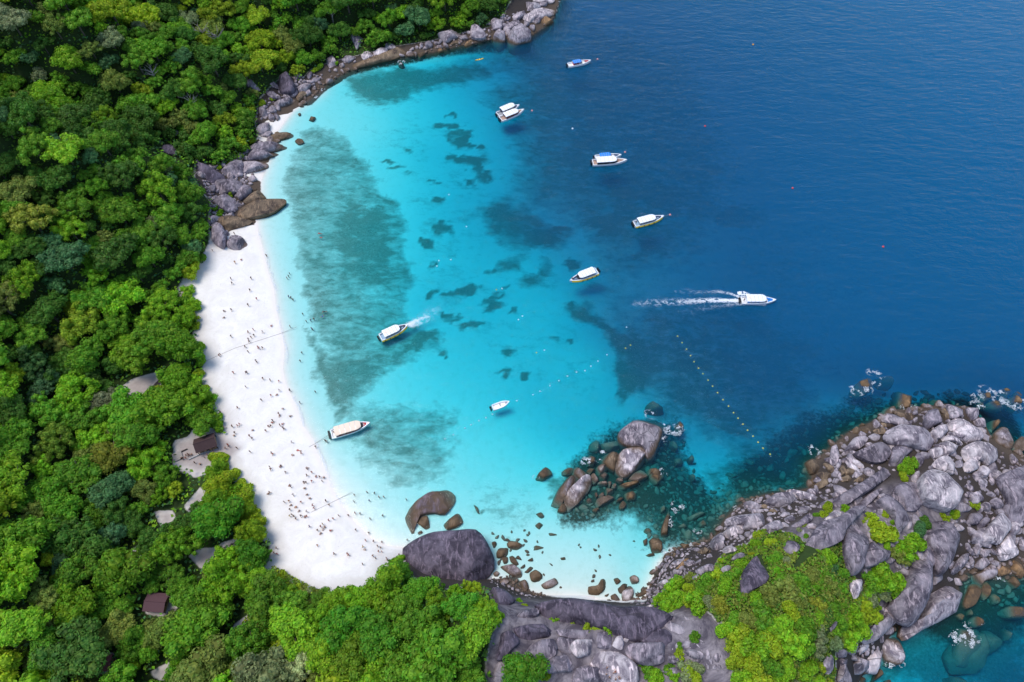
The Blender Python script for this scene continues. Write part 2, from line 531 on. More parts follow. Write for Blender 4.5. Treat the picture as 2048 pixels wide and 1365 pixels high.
ROCKY_PX = [P("1290,1210 1310,1160 1330,1110 1400,1085 1450,1030 1480,1000 1600,960 1610,900 1700,850 1760,810 1950,790 2000,870 2150,920 2150,1140 1990,1160 1920,1155 1925,1200 1830,1265 1780,1270 1760,1330 1700,1380 1640,1320 1700,1280 1760,1210 1700,1100 1600,1110 1520,1060 1440,1120 1400,1160 1340,1170 1320,1220 1400,1260 1440,1400 980,1420 1000,1250 985,1190 1000,1165 1060,1180 1100,1195"),
            P("1135,-60 1118,10 1105,45 1060,80 990,85 920,97 820,118 760,128 700,146 655,172 620,205 590,210 560,225 530,245 510,290 540,300 520,330 470,345 520,360 520,400 570,400 470,450 430,490 410,480 415,400 395,340 440,320 505,280 505,230 520,185 560,150 600,150 640,120 700,100 800,78 900,58 1000,30 1040,-20"),
            P("975,1160 1030,1150 1060,1180 1110,1190 1010,1200")]
CLEAR_PX = [P("240,770 260,755 320,738 335,745 290,790 262,790"), P("345,880 400,868 440,865 480,890 460,915 430,925 392,945 350,925"), P("365,1010 400,970 412,990 385,1015 375,1020"), P("305,1020 340,1020 350,1045 320,1050"),
            P("375,1108 400,1095 430,1095 425,1130 400,1135"), P("455,1275 470,1250 505,1228 508,1250 480,1270"), P("250,1110 275,1085 280,1130 262,1140"), P("440,1085 480,1072 478,1082 445,1095"),
            P("183,1308 226,1308 230,1345 188,1348"), P("372,905 380,858 425,852 450,880 440,905"), P("295,1345 335,1325 345,1340 320,1360"), P("285,1215 290,1190 335,1190 350,1215 330,1230 290,1225"), P("1405,1270 1425,1290 1440,1330 1462,1380 1445,1380 1420,1330 1400,1290")]


def to_world(polys, z):
    return [list(zip(*[a.tolist() for a in ground(*zip(*p), z)])) for p in polys]


FOREST = to_world([FOREST_PX], 5.0)[0]
# reef growth traced on the sea floor: (outline, strength, softness in metres)
REEF = [("690,150 760,132 830,120 900,118 960,108 990,120 930,150 845,168 800,200 740,205 700,190", .85, 5),
        ("596,262 640,245 690,262 715,310 760,365 800,420 815,470 822,540 812,600 832,640 880,652 884,675 840,702 790,730 740,782 705,850 690,868 664,790 640,720 618,640 596,560 576,460 566,390 572,330", .60, 2.2),
        ("700,240 860,200 1000,260 1020,380 980,520 1130,600 1230,720 1180,800 1000,760 880,640 820,560 830,430 760,340", .25, 7),
        ("650,390 720,380 790,430 805,500 790,570 720,590 660,560 640,480", .80, 7),
        ("620,690 660,715 760,695 880,652 884,672 800,722 720,782 680,835 655,815 632,760", .74, 3),
        ("608,650 640,700 665,760 690,830 668,838 640,770 615,700 600,640", .82, 1.6),
        ("680,835 760,808 860,800 912,815 890,880 800,925 720,915 690,872", .62, 4), ("750,905 830,880 925,880 905,955 820,985 765,962", .56, 4),
        ("955,385 1010,372 1060,388 1100,415 1145,440 1125,482 1060,482 1000,470 982,430", .74, 3.5), ("998,505 1050,486 1100,495 1112,530 1092,562 1060,565 1040,532 1000,528", .78, 3),
        ("880,60 960,95 1010,140 960,165 1010,222 1028,280 1032,330 1015,362 1060,398 1140,400 1150,440 1200,470 1210,540 1180,560 1240,590 1300,560 1420,480 1500,300 1400,60 1150,-50", .70, 12),
        ("1135,600 1190,590 1250,630 1300,650 1340,690 1330,740 1310,765 1268,770 1250,790 1244,735 1235,690 1210,645 1160,635", .82, 3),
        ("1180,905 1240,860 1290,815 1350,820 1380,890 1420,960 1450,1010 1430,1075 1380,1090 1320,1085 1270,1040 1200,1030 1110,1020 1090,960 1150,920", .72, 3),
        ("925,975 1000,955 1080,985 1090,1030 1060,1065 990,1070 930,1040", .36, 6), ("1530,960 1620,890 1720,830 1800,790 1960,770 2060,760 2060,900 1960,830 1800,830 1700,880 1640,960", .70, 4),
        ("1240,600 1300,560 1400,560 1500,540 1660,640 1660,790 1520,880 1420,860 1340,820 1290,770 1262,700", .72, 8), ("1330,1000 1400,930 1480,860 1620,830 1720,790 1660,960 1560,1000 1450,1040 1400,1080", .78, 6), ("1700,1365 1780,1260 1880,1210 1960,1170 2100,1140 2100,1400", .85, 6), ("1960,1000 2100,940 2100,1160 1980,1130", .7, 3),
        ("1380,760 1440,700 1560,690 1620,760 1560,860 1470,900 1420,850 1350,790", .45, 12), ("1500,420 1700,380 1750,520 1600,640 1480,600", .45, 20), ("1600,650 1700,560 1720,680 1640,760", .5, 14),
        ("1780,1280 1900,1200 2060,1160 2060,1260 1960,1290 1880,1365 1790,1365", .45, 6), ("800,270 860,240 840,300 800,350 770,380 740,340", .25, 6), ("830,430 880,410 900,470 860,520 830,500", .33, 5)]
SANDY = [("1045,498 1075,492 1090,510 1070,528 1040,522", 1, 2), ("1400,880 1440,870 1445,950 1430,1010 1400,1010 1410,940", .75, 3), ("1300,470 1440,440 1480,560 1340,600 1260,560", .35, 14)]
DOTS = "893,236,22,6,0 925,245,18,7,0 916,260,15,18,0 938,268,22,5,10 962,272,13,7,-30 925,304,50,11,4 895,298,16,10,0 945,322,26,12,20 960,343,20,11,-20 930,352,15,8,0 900,214,13,4,-10 812,290,9,6,0 770,312,22,4,-10 788,321,20,4,-8 820,328,8,3,0 865,350,14,5,0 872,390,14,6,0 892,440,24,12,0 850,470,18,8,-10 852,473,14,8,-15 990,528,12,7,-20 868,527,12,7,-20 876,512,12,4,0 885,574,36,8,-10 935,560,26,10,-14 985,582,32,10,-14 992,598,26,10,-6 905,625,26,11,-10 935,641,30,11,-14 962,634,16,5,-6 850,668,40,13,-16 830,690,30,10,-12 1023,692,20,12,-22 1012,728,16,7,-15 1045,737,12,4,-30 1057,741,10,5,-25 1110,660,12,6,-10 1138,658,10,9,0 882,690,18,6,-6 1030,612,11,4,0 1255,770,13,14,0 1186,624,10,8,0 1150,600,9,5,0 1020,560,10,5,0 940,560,8,5,0 878,620,10,5,0 1165,1030,6,4,0 955,1020,6,9,30 1095,990,10,4,0 1370,770,22,14,-20 1500,390,60,30,-10 1310,470,40,14,0 1290,690,24,14,-10 1120,430,30,14,0 1075,460,22,12,10 1150,500,24,12,0 1190,520,20,10,-10 1250,345,60,30,0 1330,260,70,24,10 1190,200,60,20,10 1220,420,60,20,0"
REEF_W = [(list(zip(*[a.tolist() for a in ground(*zip(*P(s)))])), k, w) for s, k, w in REEF]
SANDY_W = [(list(zip(*[a.tolist() for a in ground(*zip(*P(s)))])), k, w) for s, k, w in SANDY]


def reef_field(X, Y):
    wx, wy = X + 9 * (fbm(X / 10, Y / 10, 5) - .5) + 4 * (fbm(X / 2.5, Y / 2.5, 3) - .5), Y + 9 * (fbm(X / 10 + 50, Y / 10, 5) - .5) + 4 * (fbm(X / 2.5 + 9, Y / 2.5, 3) - .5)
    r = np.zeros(X.shape)
    for poly, k, w in REEF_W:
        r = np.maximum(r, k * sstep(-1.7 * w, 1.5 * w, sdist(wx, wy, poly)))
    for poly, k, w in SANDY_W:
        r = r * (1 - k * sstep(-1.7 * w, 1.5 * w, sdist(wx, wy, poly)))
    px, py = project(wx, wy, np.zeros(X.shape))
    for e in DOTS.split():
        cx, cy_, rx, ry, an = [float(v) for v in e.split(',')]
        a = math.radians(an)
        u, v = (px - cx) * math.cos(a) + (py - cy_) * math.sin(a), -(px - cx) * math.sin(a) + (py - cy_) * math.cos(a)
        q = np.sqrt((u / rx) ** 2 + (v / ry) ** 2)
        r = np.maximum(r, .82 * (1 - sstep(.5, 1.4, q)))
    far = np.hypot(X, Y - 180) > 420
    return np.where(far, .3, r)


# ------------------------------------------------------------------ ground and sea as one fine sheet that runs out to the horizon
def axis(lo, hi, step, out):
    fine = np.arange(lo, hi + step * .5, step)
    g = step * np.cumsum(1.35 ** np.arange(1, 27))
    g = g[g < out]
    return np.concatenate([lo - g[::-1], fine, hi + g])


xs, ys = axis(-300, 330, 1.15, 6000), axis(-20, 385, 1.15, 6000)
GX, GY = np.meshgrid(xs, ys, indexing='ij')
GZ, GD = heights(GX.ravel(), GY.ravel())
X1, Y1 = GX.ravel(), GY.ravel()
near = np.hypot(X1, Y1 - 150) < 700
outer = sstep(350, 900, np.hypot(X1, Y1 - 150))
GZ = np.where(GZ < 0, GZ * (1 - outer) - 30 * outer, GZ)
rf = np.zeros(len(X1))
rf[near] = reef_field(X1[near], Y1[near])
GZ = GZ + np.where((GZ < -.6) & near, rf * (fbm(X1 / 2.2, Y1 / 2.2, 3) - .3) * .55 * np.clip(-GZ - .6, 0, 1.5), 0)
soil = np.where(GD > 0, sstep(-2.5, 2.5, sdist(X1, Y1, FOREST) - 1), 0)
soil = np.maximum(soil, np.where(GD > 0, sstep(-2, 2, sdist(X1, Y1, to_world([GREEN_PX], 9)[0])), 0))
for p in to_world(CLEAR_PX, 3.5):
    soil = soil * (1 - sstep(-1.5, 1.0, sdist(X1, Y1, p)))
stone = np.zeros(len(X1))
for p in to_world(ROCKY_PX, 1.0):
    stone = np.maximum(stone, sstep(-1.5, 1.5, sdist(X1, Y1, p)))
stone = np.where(GZ < -1.0, stone * .6, stone) * (1 - soil)
for p in to_world([P("1290,1010 1330,940 1420,960 1450,1000 1500,900 1620,825 1700,790 1900,765 2080,760 2080,905 1960,850 1800,830 1640,960 1450,1060 1380,1100 1300,1080"), P("1880,1130 2100,1120 2100,1280 1960,1290 1850,1262"), P("1120,1040 1150,920 1250,830 1350,820 1390,930 1300,1040")], -1):
    stone = np.maximum(stone, .62 * sstep(-13, 5, sdist(X1 + 14 * (fbm(X1 / 11, Y1 / 11, 4) - .5), Y1 + 14 * (fbm(X1 / 11 + 40, Y1 / 11, 4) - .5), p)) * (GD < 0))
for p in to_world([P("1060,1150 1290,1150 1290,1195 1240,1200 1090,1188")], 0):
    stone = stone * (1 - sstep(-1, 1, sdist(X1, Y1, p)))
SAND = to_world([P("425,470 530,440 545,480 590,560 620,700 700,900 860,1100 800,1130 760,1200 640,1205 540,1140 340,960 330,560 400,490"), P("520,240 600,215 600,270 540,310 515,270"), P("465,335 540,320 530,440 480,430 500,390 440,350"), P("1930,1040 1960,1040 1965,1075 1935,1075"),
                 P("1060,1186 1290,1196 1290,1215 1060,1200")] + CLEAR_PX, 1.5)
sandy = np.zeros(len(X1))
for p in SAND:
    sandy = np.maximum(sandy, sstep(-1, 1, sdist(X1, Y1, p)))
stone = np.where(GD > 0, np.maximum(stone, 1 - sandy) * (1 - soil), stone)
main = to_world([P("425,470 530,440 545,480 590,560 620,700 700,900 860,1100 800,1130 760,1200 640,1205 540,1140 440,960 445,840 390,640 330,560 400,490")], 1.5)[0]
stone = stone * (1 - sstep(-1, 1, sdist(X1, Y1, main)) * (fbm(X1, Y1) > -1))
shade_dirt = np.zeros(len(X1))  # canopy shade painted into the clearing sand, along with forest litter
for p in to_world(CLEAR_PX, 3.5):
    shade_dirt = np.maximum(shade_dirt, sstep(-2, 2, sdist(X1, Y1, p)))
shade_dirt = np.maximum(shade_dirt, .55 * sstep(-6, 1.5, sdist(X1, Y1, FOREST)) * (GD > 0))
slab = np.zeros(len(X1))
for p in to_world([P('1540,1080 1640,1030 1720,985 1800,960 1900,930 1960,1000 1900,1080 1880,1160 1850,1220 1780,1240 1720,1150 1680,1090 1600,1115'), P('985,1195 1060,1200 1150,1200 1240,1210 1330,1222 1400,1262 1460,1400 960,1420 1000,1250')], 10):
    slab = np.maximum(slab, sstep(-2, 2, sdist(X1, Y1, p)))
nx, ny = len(xs), len(ys)
idx = np.arange(nx * ny).reshape(nx, ny)
quads = np.stack([idx[:-1, :-1], idx[1:, :-1], idx[1:, 1:], idx[:-1, 1:]], -1).reshape(-1, 4)
zc, sc = GZ[quads].mean(1), soil[quads].mean(1)
V = np.stack([X1, Y1, GZ], -1)


def sheet(name, mask):
    q = quads[mask]
    used, inv = np.unique(q, return_inverse=True)
    me = mesh_np(name, V[used], [inv.reshape(-1, 4)], True)
    for nm, arr in (('reef', rf), ('soil', soil), ('stone', stone), ('shade_dirt', shade_dirt), ('slab', slab)):
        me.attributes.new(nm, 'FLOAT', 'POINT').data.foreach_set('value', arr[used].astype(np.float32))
    o = link(name, me, mat=GROUND)
    tag(o, kind='structure')
    return o


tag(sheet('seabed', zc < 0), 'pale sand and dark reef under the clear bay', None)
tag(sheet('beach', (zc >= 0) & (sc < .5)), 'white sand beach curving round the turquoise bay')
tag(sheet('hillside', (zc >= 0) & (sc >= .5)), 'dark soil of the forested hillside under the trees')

# the sea: level top with the depth below it, closed underneath
wq = quads[(GZ[quads].min(1) < .4)]
used, inv = np.unique(wq, return_inverse=True)
top = np.stack([X1[used], Y1[used], np.zeros(len(used))], -1)
E = 7000
box = np.array([[-E, -E, -60], [E, -E, -60], [E, E, -60], [-E, E, -60]], float)
nt = len(top)
wme = mesh_np('sea', np.concatenate([top, box]), [inv.reshape(-1, 4), np.array([[nt + 3, nt + 2, nt + 1, nt]])], True)
wme.attributes.new('dep', 'FLOAT', 'POINT').data.foreach_set('value', np.concatenate([np.clip(-GZ[used], 0, 40), [30] * 4]).astype(np.float32))
sea = link('sea', wme, mat=WATER)
tag(sea, 'clear turquoise to deep blue sea water filling the bay', kind='structure')
# ------------------------------------------------------------------ boulders
# outlines traced in enlarged views of the photograph: view -> (left, top, scale)
VIEW = {'A': (1600, 720, .2198), 'B': (1700, 980, .17585), 'C': (1400, 1000, .1612), 'D': (1300, 896, .36523), 'E': (1060, 780, .19531), 'F': (740, 960, .19531), 'H': (0, 0, .3418),
        'J': (960, 1165, .24414), 'K': (1600, 1165, .21875), 'L': (1270, 1000, .16118), 'M': (380, 130, .27112), 'N': (600, 0, .2539)}
TONE = {'g': (.345, .30, .315), 'd': (.115, .094, .122), 'p': (.53, .465, .465), 'b': (.19, .135, .085), 'o': (.31, .185, .09), 'k': (.05, .045, .05), 'm': (.245, .21, .232)}
TONE_WORD = {'g': 'grey', 'd': 'dark grey', 'p': 'pale grey', 'b': 'brown', 'o': 'orange brown', 'k': 'blackish wet', 'm': 'purplish grey'}
# view, tone, height as a share of the width (s: under water by that depth), outline ; label
ROCKS = """
A o .35 495,255 530,205 610,165 650,170 680,205 665,250 590,300 530,290 ; pale orange rock washed by surf farthest out from the boulder point
A o .5 930,240 960,238 1040,275 1035,330 1000,420 960,440 895,405 905,350 ; tall orange brown block standing in the sea beside the surf washed rock
A b s.5 700,130 760,120 840,150 900,190 860,215 770,200 ; brown rock just under the surf beside the pale orange rock
A o .4 1660,300 1720,290 1765,335 1690,360 1655,335 ;
A o .4 1725,385 1770,360 1850,385 1885,425 1830,440 1745,415 ; flat orange rock in the surf beyond the boulder point
A o .5 1860,260 1935,235 1925,285 1880,340 1860,310 ; pointed orange rock farthest right in the breaking surf
A o .4 1900,350 1970,320 2030,370 2000,440 1925,400 ;
A o .4 1970,290 2036,330 2036,360 1985,320 ;
A o .3 1640,380 1680,390 1690,425 1650,430 ;
A b s1 1160,400 1230,340 1270,380 1190,430 ;
A g .4 755,500 790,478 860,490 960,555 1000,600 900,600 810,570 760,545 ; long brown grey rock leaning behind the broad boulder at the point
A b .3 855,455 950,480 1040,490 1045,545 980,545 880,500 ; low brown rocks awash behind the long leaning rock
A g .5 800,660 820,615 880,605 940,575 1040,570 1130,610 1180,650 1195,700 1225,740 1200,800 1150,815 1080,795 960,775 860,740 810,700 ; broad rounded boulder with a dark top at the tip of the point
A m .7 1140,560 1165,480 1200,440 1265,450 1310,510 1300,560 1220,590 1170,635 1140,610 ; rounded upright grey boulder nearest the sea behind the broad boulder
A g .7 1345,405 1420,402 1475,445 1465,500 1420,530 1360,530 1350,460 ; square topped grey boulder on the seaward edge of the point
A b .5 1285,465 1340,425 1355,530 1320,565 1310,500 ;
A g .8 1520,440 1570,415 1625,440 1630,490 1600,550 1565,545 1525,480 ; egg shaped grey boulder upright at the seaward edge
A g .6 1580,560 1640,525 1690,560 1700,600 1650,615 1600,595 ;
A p .5 1335,590 1390,540 1450,525 1540,570 1600,600 1480,620 1400,645 1340,620 ;
A p .6 1180,670 1260,600 1350,582 1370,620 1340,670 1250,720 1200,715 ;
A p .5 1370,670 1480,600 1570,595 1640,640 1665,700 1600,725 1530,740 1440,710 ; big pale lens shaped boulder in the middle of the point
A p .6 1260,780 1300,740 1400,735 1440,775 1400,840 1320,870 1275,830 ;
A p .5 1290,720 1350,685 1440,700 1500,760 1450,775 1400,735 1300,740 ;
A p .8 1190,810 1235,785 1290,820 1295,865 1240,890 1195,865 ;
A p .5 1580,610 1690,615 1730,635 1670,690 1640,650 ;
A g .5 1770,680 1840,615 1890,630 1940,740 1925,880 1860,850 1780,770 ; tall pointed brown grey boulder at the far side of the point
A g .5 1940,800 1970,740 2036,690 2060,830 1945,845 ;
A o .5 1720,590 1750,540 1830,505 1835,560 1770,630 1735,620 ; cracked orange rock alone in the water off the point
A p .45 1500,800 1560,760 1640,730 1750,725 1805,775 1800,880 1700,950 1660,900 1560,910 1480,960 1470,880 ; pale layered boulder with ledges near the pointed boulder
A p .5 1480,960 1560,900 1665,910 1650,960 1560,1020 1490,1010 ;
A p .6 1620,990 1680,960 1730,1010 1690,1060 1620,1070 ;
A g .6 1700,950 1770,930 1795,990 1770,1030 1720,1010 ;
A g .4 390,850 500,710 600,695 625,715 560,790 440,870 ; pale wedge shaped slab tipped towards the sea
A m .5 505,850 620,790 770,730 810,770 810,870 740,930 660,935 570,890 ; large dark angular boulder beside the green bush on the point
A g .6 630,690 680,670 725,685 715,735 670,730 ;
A p .6 800,760 840,745 850,800 825,830 ;
A m .6 830,920 860,790 960,795 1030,810 960,870 900,960 840,965 ;
A m .6 1050,890 1080,840 1125,890 1110,950 1080,950 ;
A b .5 70,890 130,895 200,950 180,1010 120,1025 75,970 ; brown triangular rock at the water with surf behind it
A g .6 275,930 300,790 345,765 345,880 310,965 ;
A g .6 315,1000 360,900 380,920 355,1010 325,1045 ;
A p .5 410,900 440,915 540,1010 520,1040 450,980 ;
A p .5 430,885 470,875 560,920 580,990 550,1000 470,930 ;
A b .5 165,1030 200,1015 290,1040 280,1070 210,1090 ;
A b .6 95,1080 130,1055 160,1090 120,1125 ;
A b .5 150,1130 200,1090 270,1085 240,1140 190,1165 ;
A b .6 220,940 270,935 305,1000 280,1025 ;
A g .5 320,1125 455,1180 420,1200 340,1225 ;
A b .6 360,1000 390,950 420,960 410,1030 370,1050 ;
A b .6 415,1010 450,980 490,1010 470,1050 425,1050 ;
A b .6 380,1070 440,1050 480,1080 450,1105 390,1100 ;
A b .6 490,1100 580,1035 600,1050 560,1110 ;
A b .5 480,635 520,605 570,640 550,675 490,660 ;
A b .5 520,585 590,562 625,590 590,615 530,605 ;
A b .5 570,625 630,615 655,650 600,665 ;
A b .5 670,640 740,610 800,650 770,680 700,670 ;
A b .4 750,570 850,590 860,610 770,610 ;
A m .5 320,1270 500,1150 640,1060 760,990 840,985 855,1030 700,1130 560,1230 420,1320 350,1320 ; long straight grey ridge slab pointing at the green bush
A m .5 480,1360 620,1230 760,1150 770,1170 640,1300 560,1365 ; narrow slab running beside the long ridge slab
A p .6 1105,1250 1120,1080 1180,1010 1270,990 1370,1020 1450,1090 1500,1150 1470,1230 1420,1320 1350,1350 1250,1320 1160,1290 ; largest pale boulder with a white streaked flat face
A p .6 1210,960 1270,890 1360,885 1410,970 1400,1030 1270,990 ;
A m .4 1815,1080 1880,1040 2040,970 2120,960 2160,1365 1960,1500 1900,1240 ; huge smooth slab cut by the frame at the far end of the point
A m .4 820,1280 880,1150 990,1100 1090,1100 1110,1280 1060,1365 900,1365 ; vertical jointed rock wall below the largest pale boulder
A g .6 1550,1230 1620,1200 1670,1250 1640,1300 1570,1300 ;
A g .6 1740,1290 1790,1255 1850,1290 1845,1340 1780,1345 ;
A g .6 1620,1100 1660,1080 1705,1100 1700,1160 1650,1150 ;
A g .35 -20,1190 120,1235 190,1290 150,1305 0,1240 ; thin pale slab lying flat at the landward end of the brown rocks
B m .6 330,140 450,50 560,100 650,210 660,320 600,430 540,480 480,300 ; smooth rounded rock dome behind the leafy clump on the ridge
B m .6 20,400 100,365 180,420 225,520 200,650 160,750 130,890 60,940 -20,930 -80,760 -60,560 ; long smooth grey whaleback standing above the green slope
B m .6 150,850 190,680 280,585 330,640 400,690 480,680 440,760 340,830 200,880 ; dark pointed rock tucked between two clumps of bushes
B m .6 890,480 960,370 1050,340 1150,380 1270,510 1250,600 1160,800 1030,945 975,880 960,720 890,620 ; huge dark faceted boulder above the pebbly cove
B m .6 860,680 900,640 970,700 990,800 950,860 890,820 760,760 ;
B g .6 1150,920 1200,820 1290,740 1350,730 1355,800 1280,890 1180,970 ;
B g .6 1360,780 1390,750 1430,830 1410,880 1370,860 ;
B g .5 1430,860 1480,790 1560,765 1590,830 1510,900 ;
B g .5 1390,1030 1410,910 1510,900 1600,830 1670,930 1640,1000 1530,1035 1500,1080 1400,1060 ; broad grey boulder with a brown foot at the small inlet
B p .6 1690,680 1770,545 1830,580 1920,720 1830,770 1750,790 ; pale four sided block beside the small inlet
B p .5 1500,530 1600,400 1720,270 1850,320 1840,400 1720,600 1640,580 1560,590 ; pale cracked rectangular block beside the sandy pocket
B p .6 1810,420 1870,340 1935,390 1920,470 1860,500 ;
B g .5 1400,520 1480,440 1560,430 1510,530 1640,600 1600,650 1480,600 1400,600 ;
B m .6 1330,370 1390,260 1480,270 1510,310 1440,390 ;
B m .6 1450,380 1530,320 1590,340 1550,420 1480,435 ;
B m .6 1600,130 1640,95 1720,110 1750,160 1690,215 1620,180 ;
B m .6 1365,100 1430,30 1500,50 1520,110 1430,140 ;
B g .6 1480,200 1540,130 1610,170 1580,240 ;
B g .6 1720,210 1800,140 1870,180 1890,250 1830,290 1740,260 ;
B o .5 1830,800 1900,790 1979,870 1990,990 1900,960 1850,880 ;
B o .4 1680,920 1760,850 1820,870 1830,940 1740,970 ;
B b .6 1800,1040 1870,960 1920,1000 1930,1080 1880,1115 ;
B o .4 1310,1230 1380,1070 1500,1080 1480,1200 1420,1300 1330,1340 1300,1300 ; long orange rock half in the water of the inlet
B o .4 1500,1130 1540,1040 1620,1050 1600,1180 1540,1245 ;
B o s.4 1590,1200 1640,1170 1700,1220 1690,1290 1640,1300 ;
B g .6 1230,990 1290,940 1335,990 1320,1035 1250,1035 ;
B g .6 950,1000 980,950 1050,970 1050,1020 960,1080 ;
B g .6 1400,660 1440,640 1490,660 1460,740 1400,720 ;
B g .6 1480,700 1550,670 1600,700 1540,770 ;
B g .6 1930,590 1979,540 1990,690 1940,660 ;
B g .6 1110,880 1170,800 1210,830 1150,900 ;
K m .7 1052,-200 1180,-195 1240,-150 1210,0 1175,170 1130,320 1080,355 1000,330 890,220 870,170 960,60 1000,-60 ; long rounded grey pillar lying down towards the sea
K g .4 1250,-20 1330,-30 1420,10 1490,90 1495,180 1470,240 1250,350 1120,430 1040,495 975,480 1000,350 1130,320 1200,60 ; huge pale boulder with a brown tide band above open water
K b .5 895,350 920,310 980,400 985,440 950,455 910,400 ;
K g .5 730,350 800,280 870,270 895,310 870,380 700,510 600,570 545,560 600,440 ; long pale slab split across at the water below the bushes
K g .5 740,260 850,205 890,235 880,270 790,300 745,310 ;
K p .6 685,540 740,495 830,460 890,490 910,540 950,690 900,740 790,720 740,640 ; pale cube like boulder with an orange foot at the water
K g .7 440,720 470,665 560,670 620,700 640,780 560,830 490,830 ;
K p .6 610,690 640,640 690,615 740,680 745,770 720,830 620,810 ;
K g .6 430,600 460,565 530,585 510,650 450,665 ;
K p .5 510,640 560,570 630,560 640,590 560,660 ;
K g .6 165,760 240,665 290,700 300,790 230,860 ;
K m .5 250,620 330,605 430,630 420,680 320,690 ;
K g .8 310,900 340,760 380,740 460,850 465,950 310,950 ; tall pointed grey rock at the bottom edge beside the bushes
K m .5 290,710 430,690 440,760 330,790 ;
K b .5 680,900 740,740 780,760 770,840 700,914 ;
K o .5 1580,340 1620,305 1690,330 1680,390 1620,400 ; small orange cube shaped rock beside the drowned boulder
K o .4 1870,250 1940,215 2048,225 2080,310 1960,320 1880,280 ; long orange rock like an upturned boat cut by the frame
K b s.15 1420,420 1500,370 1600,380 1660,450 1640,650 1600,780 1400,770 1390,650 ; large drowned boulder with surf breaking over its top
K b s1.2 1310,680 1390,560 1660,440 1720,600 1650,830 1400,850 ;
K b s1.5 1660,440 1780,440 1850,560 1760,660 1670,600 ;
K b s1.8 1330,870 1480,860 1560,914 1400,960 ;
K o .4 1440,300 1480,280 1530,330 1490,340 ;
K o s.3 1745,110 1790,90 1830,180 1790,205 ;
K b s.6 1540,250 1580,240 1575,310 1540,300 ;
K b s.8 1880,420 1940,410 1950,500 1900,530 ;
K m .4 200,490 300,360 345,320 330,390 240,500 ; dark narrow rock showing through the middle of the bushes
K p .6 440,20 480,-20 580,-20 540,110 480,170 450,90 ; pale lower end of the whaleback between the bushes
K b .5 535,880 580,865 620,890 620,914 540,914 ;
K b .5 800,895 840,885 860,914 800,914 ;
C g .5 370,230 400,180 520,160 700,170 800,170 870,280 870,310 680,380 540,400 540,300 420,290 ; broad flat pale boulder lined with cracks on the cove shore
C p .6 285,400 400,310 520,260 540,330 535,370 440,440 350,465 ; pink white oval boulder beside the standing curved rock
C g .6 150,540 190,450 270,405 305,440 260,560 245,700 180,700 155,640 ; curved standing rock like a thumb at the water edge
C g .5 550,10 640,0 750,90 680,160 610,110 ; pale diamond shaped rock at the waterline
D g .45 635,290 700,245 780,245 810,290 790,310 720,340 650,310 ; wide grey block with a pointed pale front at the waterline
C g .6 790,340 900,270 1000,250 1060,310 1000,370 860,420 ;
C g .5 970,220 1040,150 1110,150 1120,180 1020,230 ;
C g .5 1030,240 1130,190 1210,215 1180,260 1060,290 ;
C g .5 1210,150 1260,110 1340,140 1300,190 1230,195 ;
C m .4 1010,390 1200,290 1350,160 1400,150 1390,250 1260,330 1100,410 ;
D m .45 780,650 850,530 950,410 1050,370 1130,320 1200,320 1080,430 1030,520 900,580 800,660 ; long sloping grey slab cutting through the bushes up to the ridge
C p .6 1530,260 1600,190 1700,100 1770,140 1690,250 1610,270 ;
C d .45 440,1200 480,1050 560,880 640,770 740,660 770,680 790,790 830,830 830,970 740,1070 560,1160 490,1160 490,1240 450,1250 ; dark kite shaped slab lying in the green slope
C m .6 1030,600 1090,510 1170,510 1230,570 1200,640 1120,690 1040,640 ;
C p .6 290,620 330,575 440,590 440,650 350,690 305,660 ;
C m .4 370,760 440,680 540,650 590,670 520,730 420,780 ;
C b .6 0,620 60,590 125,650 80,700 20,690 ;
C b .6 760,70 800,45 840,90 810,130 ;
C b .6 850,150 900,90 945,170 ;
D p .35 755,220 800,220 900,270 935,300 880,300 790,260 ; pale flat slab lying like a fallen plank on the shore rocks
D b .5 0,510 40,480 65,520 60,570 20,580 ;
D b .5 65,440 100,350 115,330 100,440 90,500 70,495 ; tall narrow brown fin of rock rising from the shallow water
D b .5 0,110 50,120 75,150 40,190 5,170 ;
D m .4 940,300 1020,270 1010,300 900,350 ;
E g .5 925,460 960,410 1050,340 1180,280 1310,250 1360,290 1375,400 1320,540 1270,680 1190,700 1180,640 1140,590 1000,580 930,530 ; biggest boulder of the middle islet with a dark cleft
E p .6 875,740 900,690 960,620 1080,590 1160,590 1185,680 1140,770 1000,880 950,890 880,830 ; pale white streaked boulder in front of the islet's biggest boulder
E b .5 720,710 760,660 850,635 930,650 940,690 880,740 870,830 800,790 ; brown boulder beside the pale streaked boulder on the islet
E p .6 665,800 740,755 800,770 790,810 710,860 670,840 ; small pale block on the islet
E g .6 430,800 480,780 560,830 615,880 570,900 490,920 440,890 ; grey boulder with a pale rim near the islet's shoreward end
E b .4 330,830 400,790 450,800 430,855 340,855 ;
E m .4 215,1160 280,1040 370,900 430,890 510,930 400,1050 350,1130 300,1190 ; long brown and grey slab at the islet's shoreward end
E p .6 360,1080 430,1000 550,890 620,905 630,960 590,1040 480,1170 390,1235 365,1180 ; long white topped boulder leaning on the islet's shoreward slab
E b .5 285,1240 320,1160 360,1150 380,1240 330,1255 ;
E g .6 620,880 660,840 705,870 700,930 650,955 ;
E g .5 710,880 780,825 810,840 770,910 720,920 ;
E p .6 695,950 730,930 800,925 790,970 720,975 ;
E p .7 800,930 830,910 840,970 810,990 ;
E g .4 1020,910 1060,860 1140,810 1205,880 1100,940 1050,945 ; flat grey slab on the seaward side of the islet
E o .4 860,1020 960,950 1080,930 1205,890 1090,960 960,1010 880,1040 ; long brown beam like rock along the islet's near side
E p .6 880,920 920,890 970,920 930,950 ;
E g .5 770,1060 790,1000 850,1020 855,1045 800,1075 ;
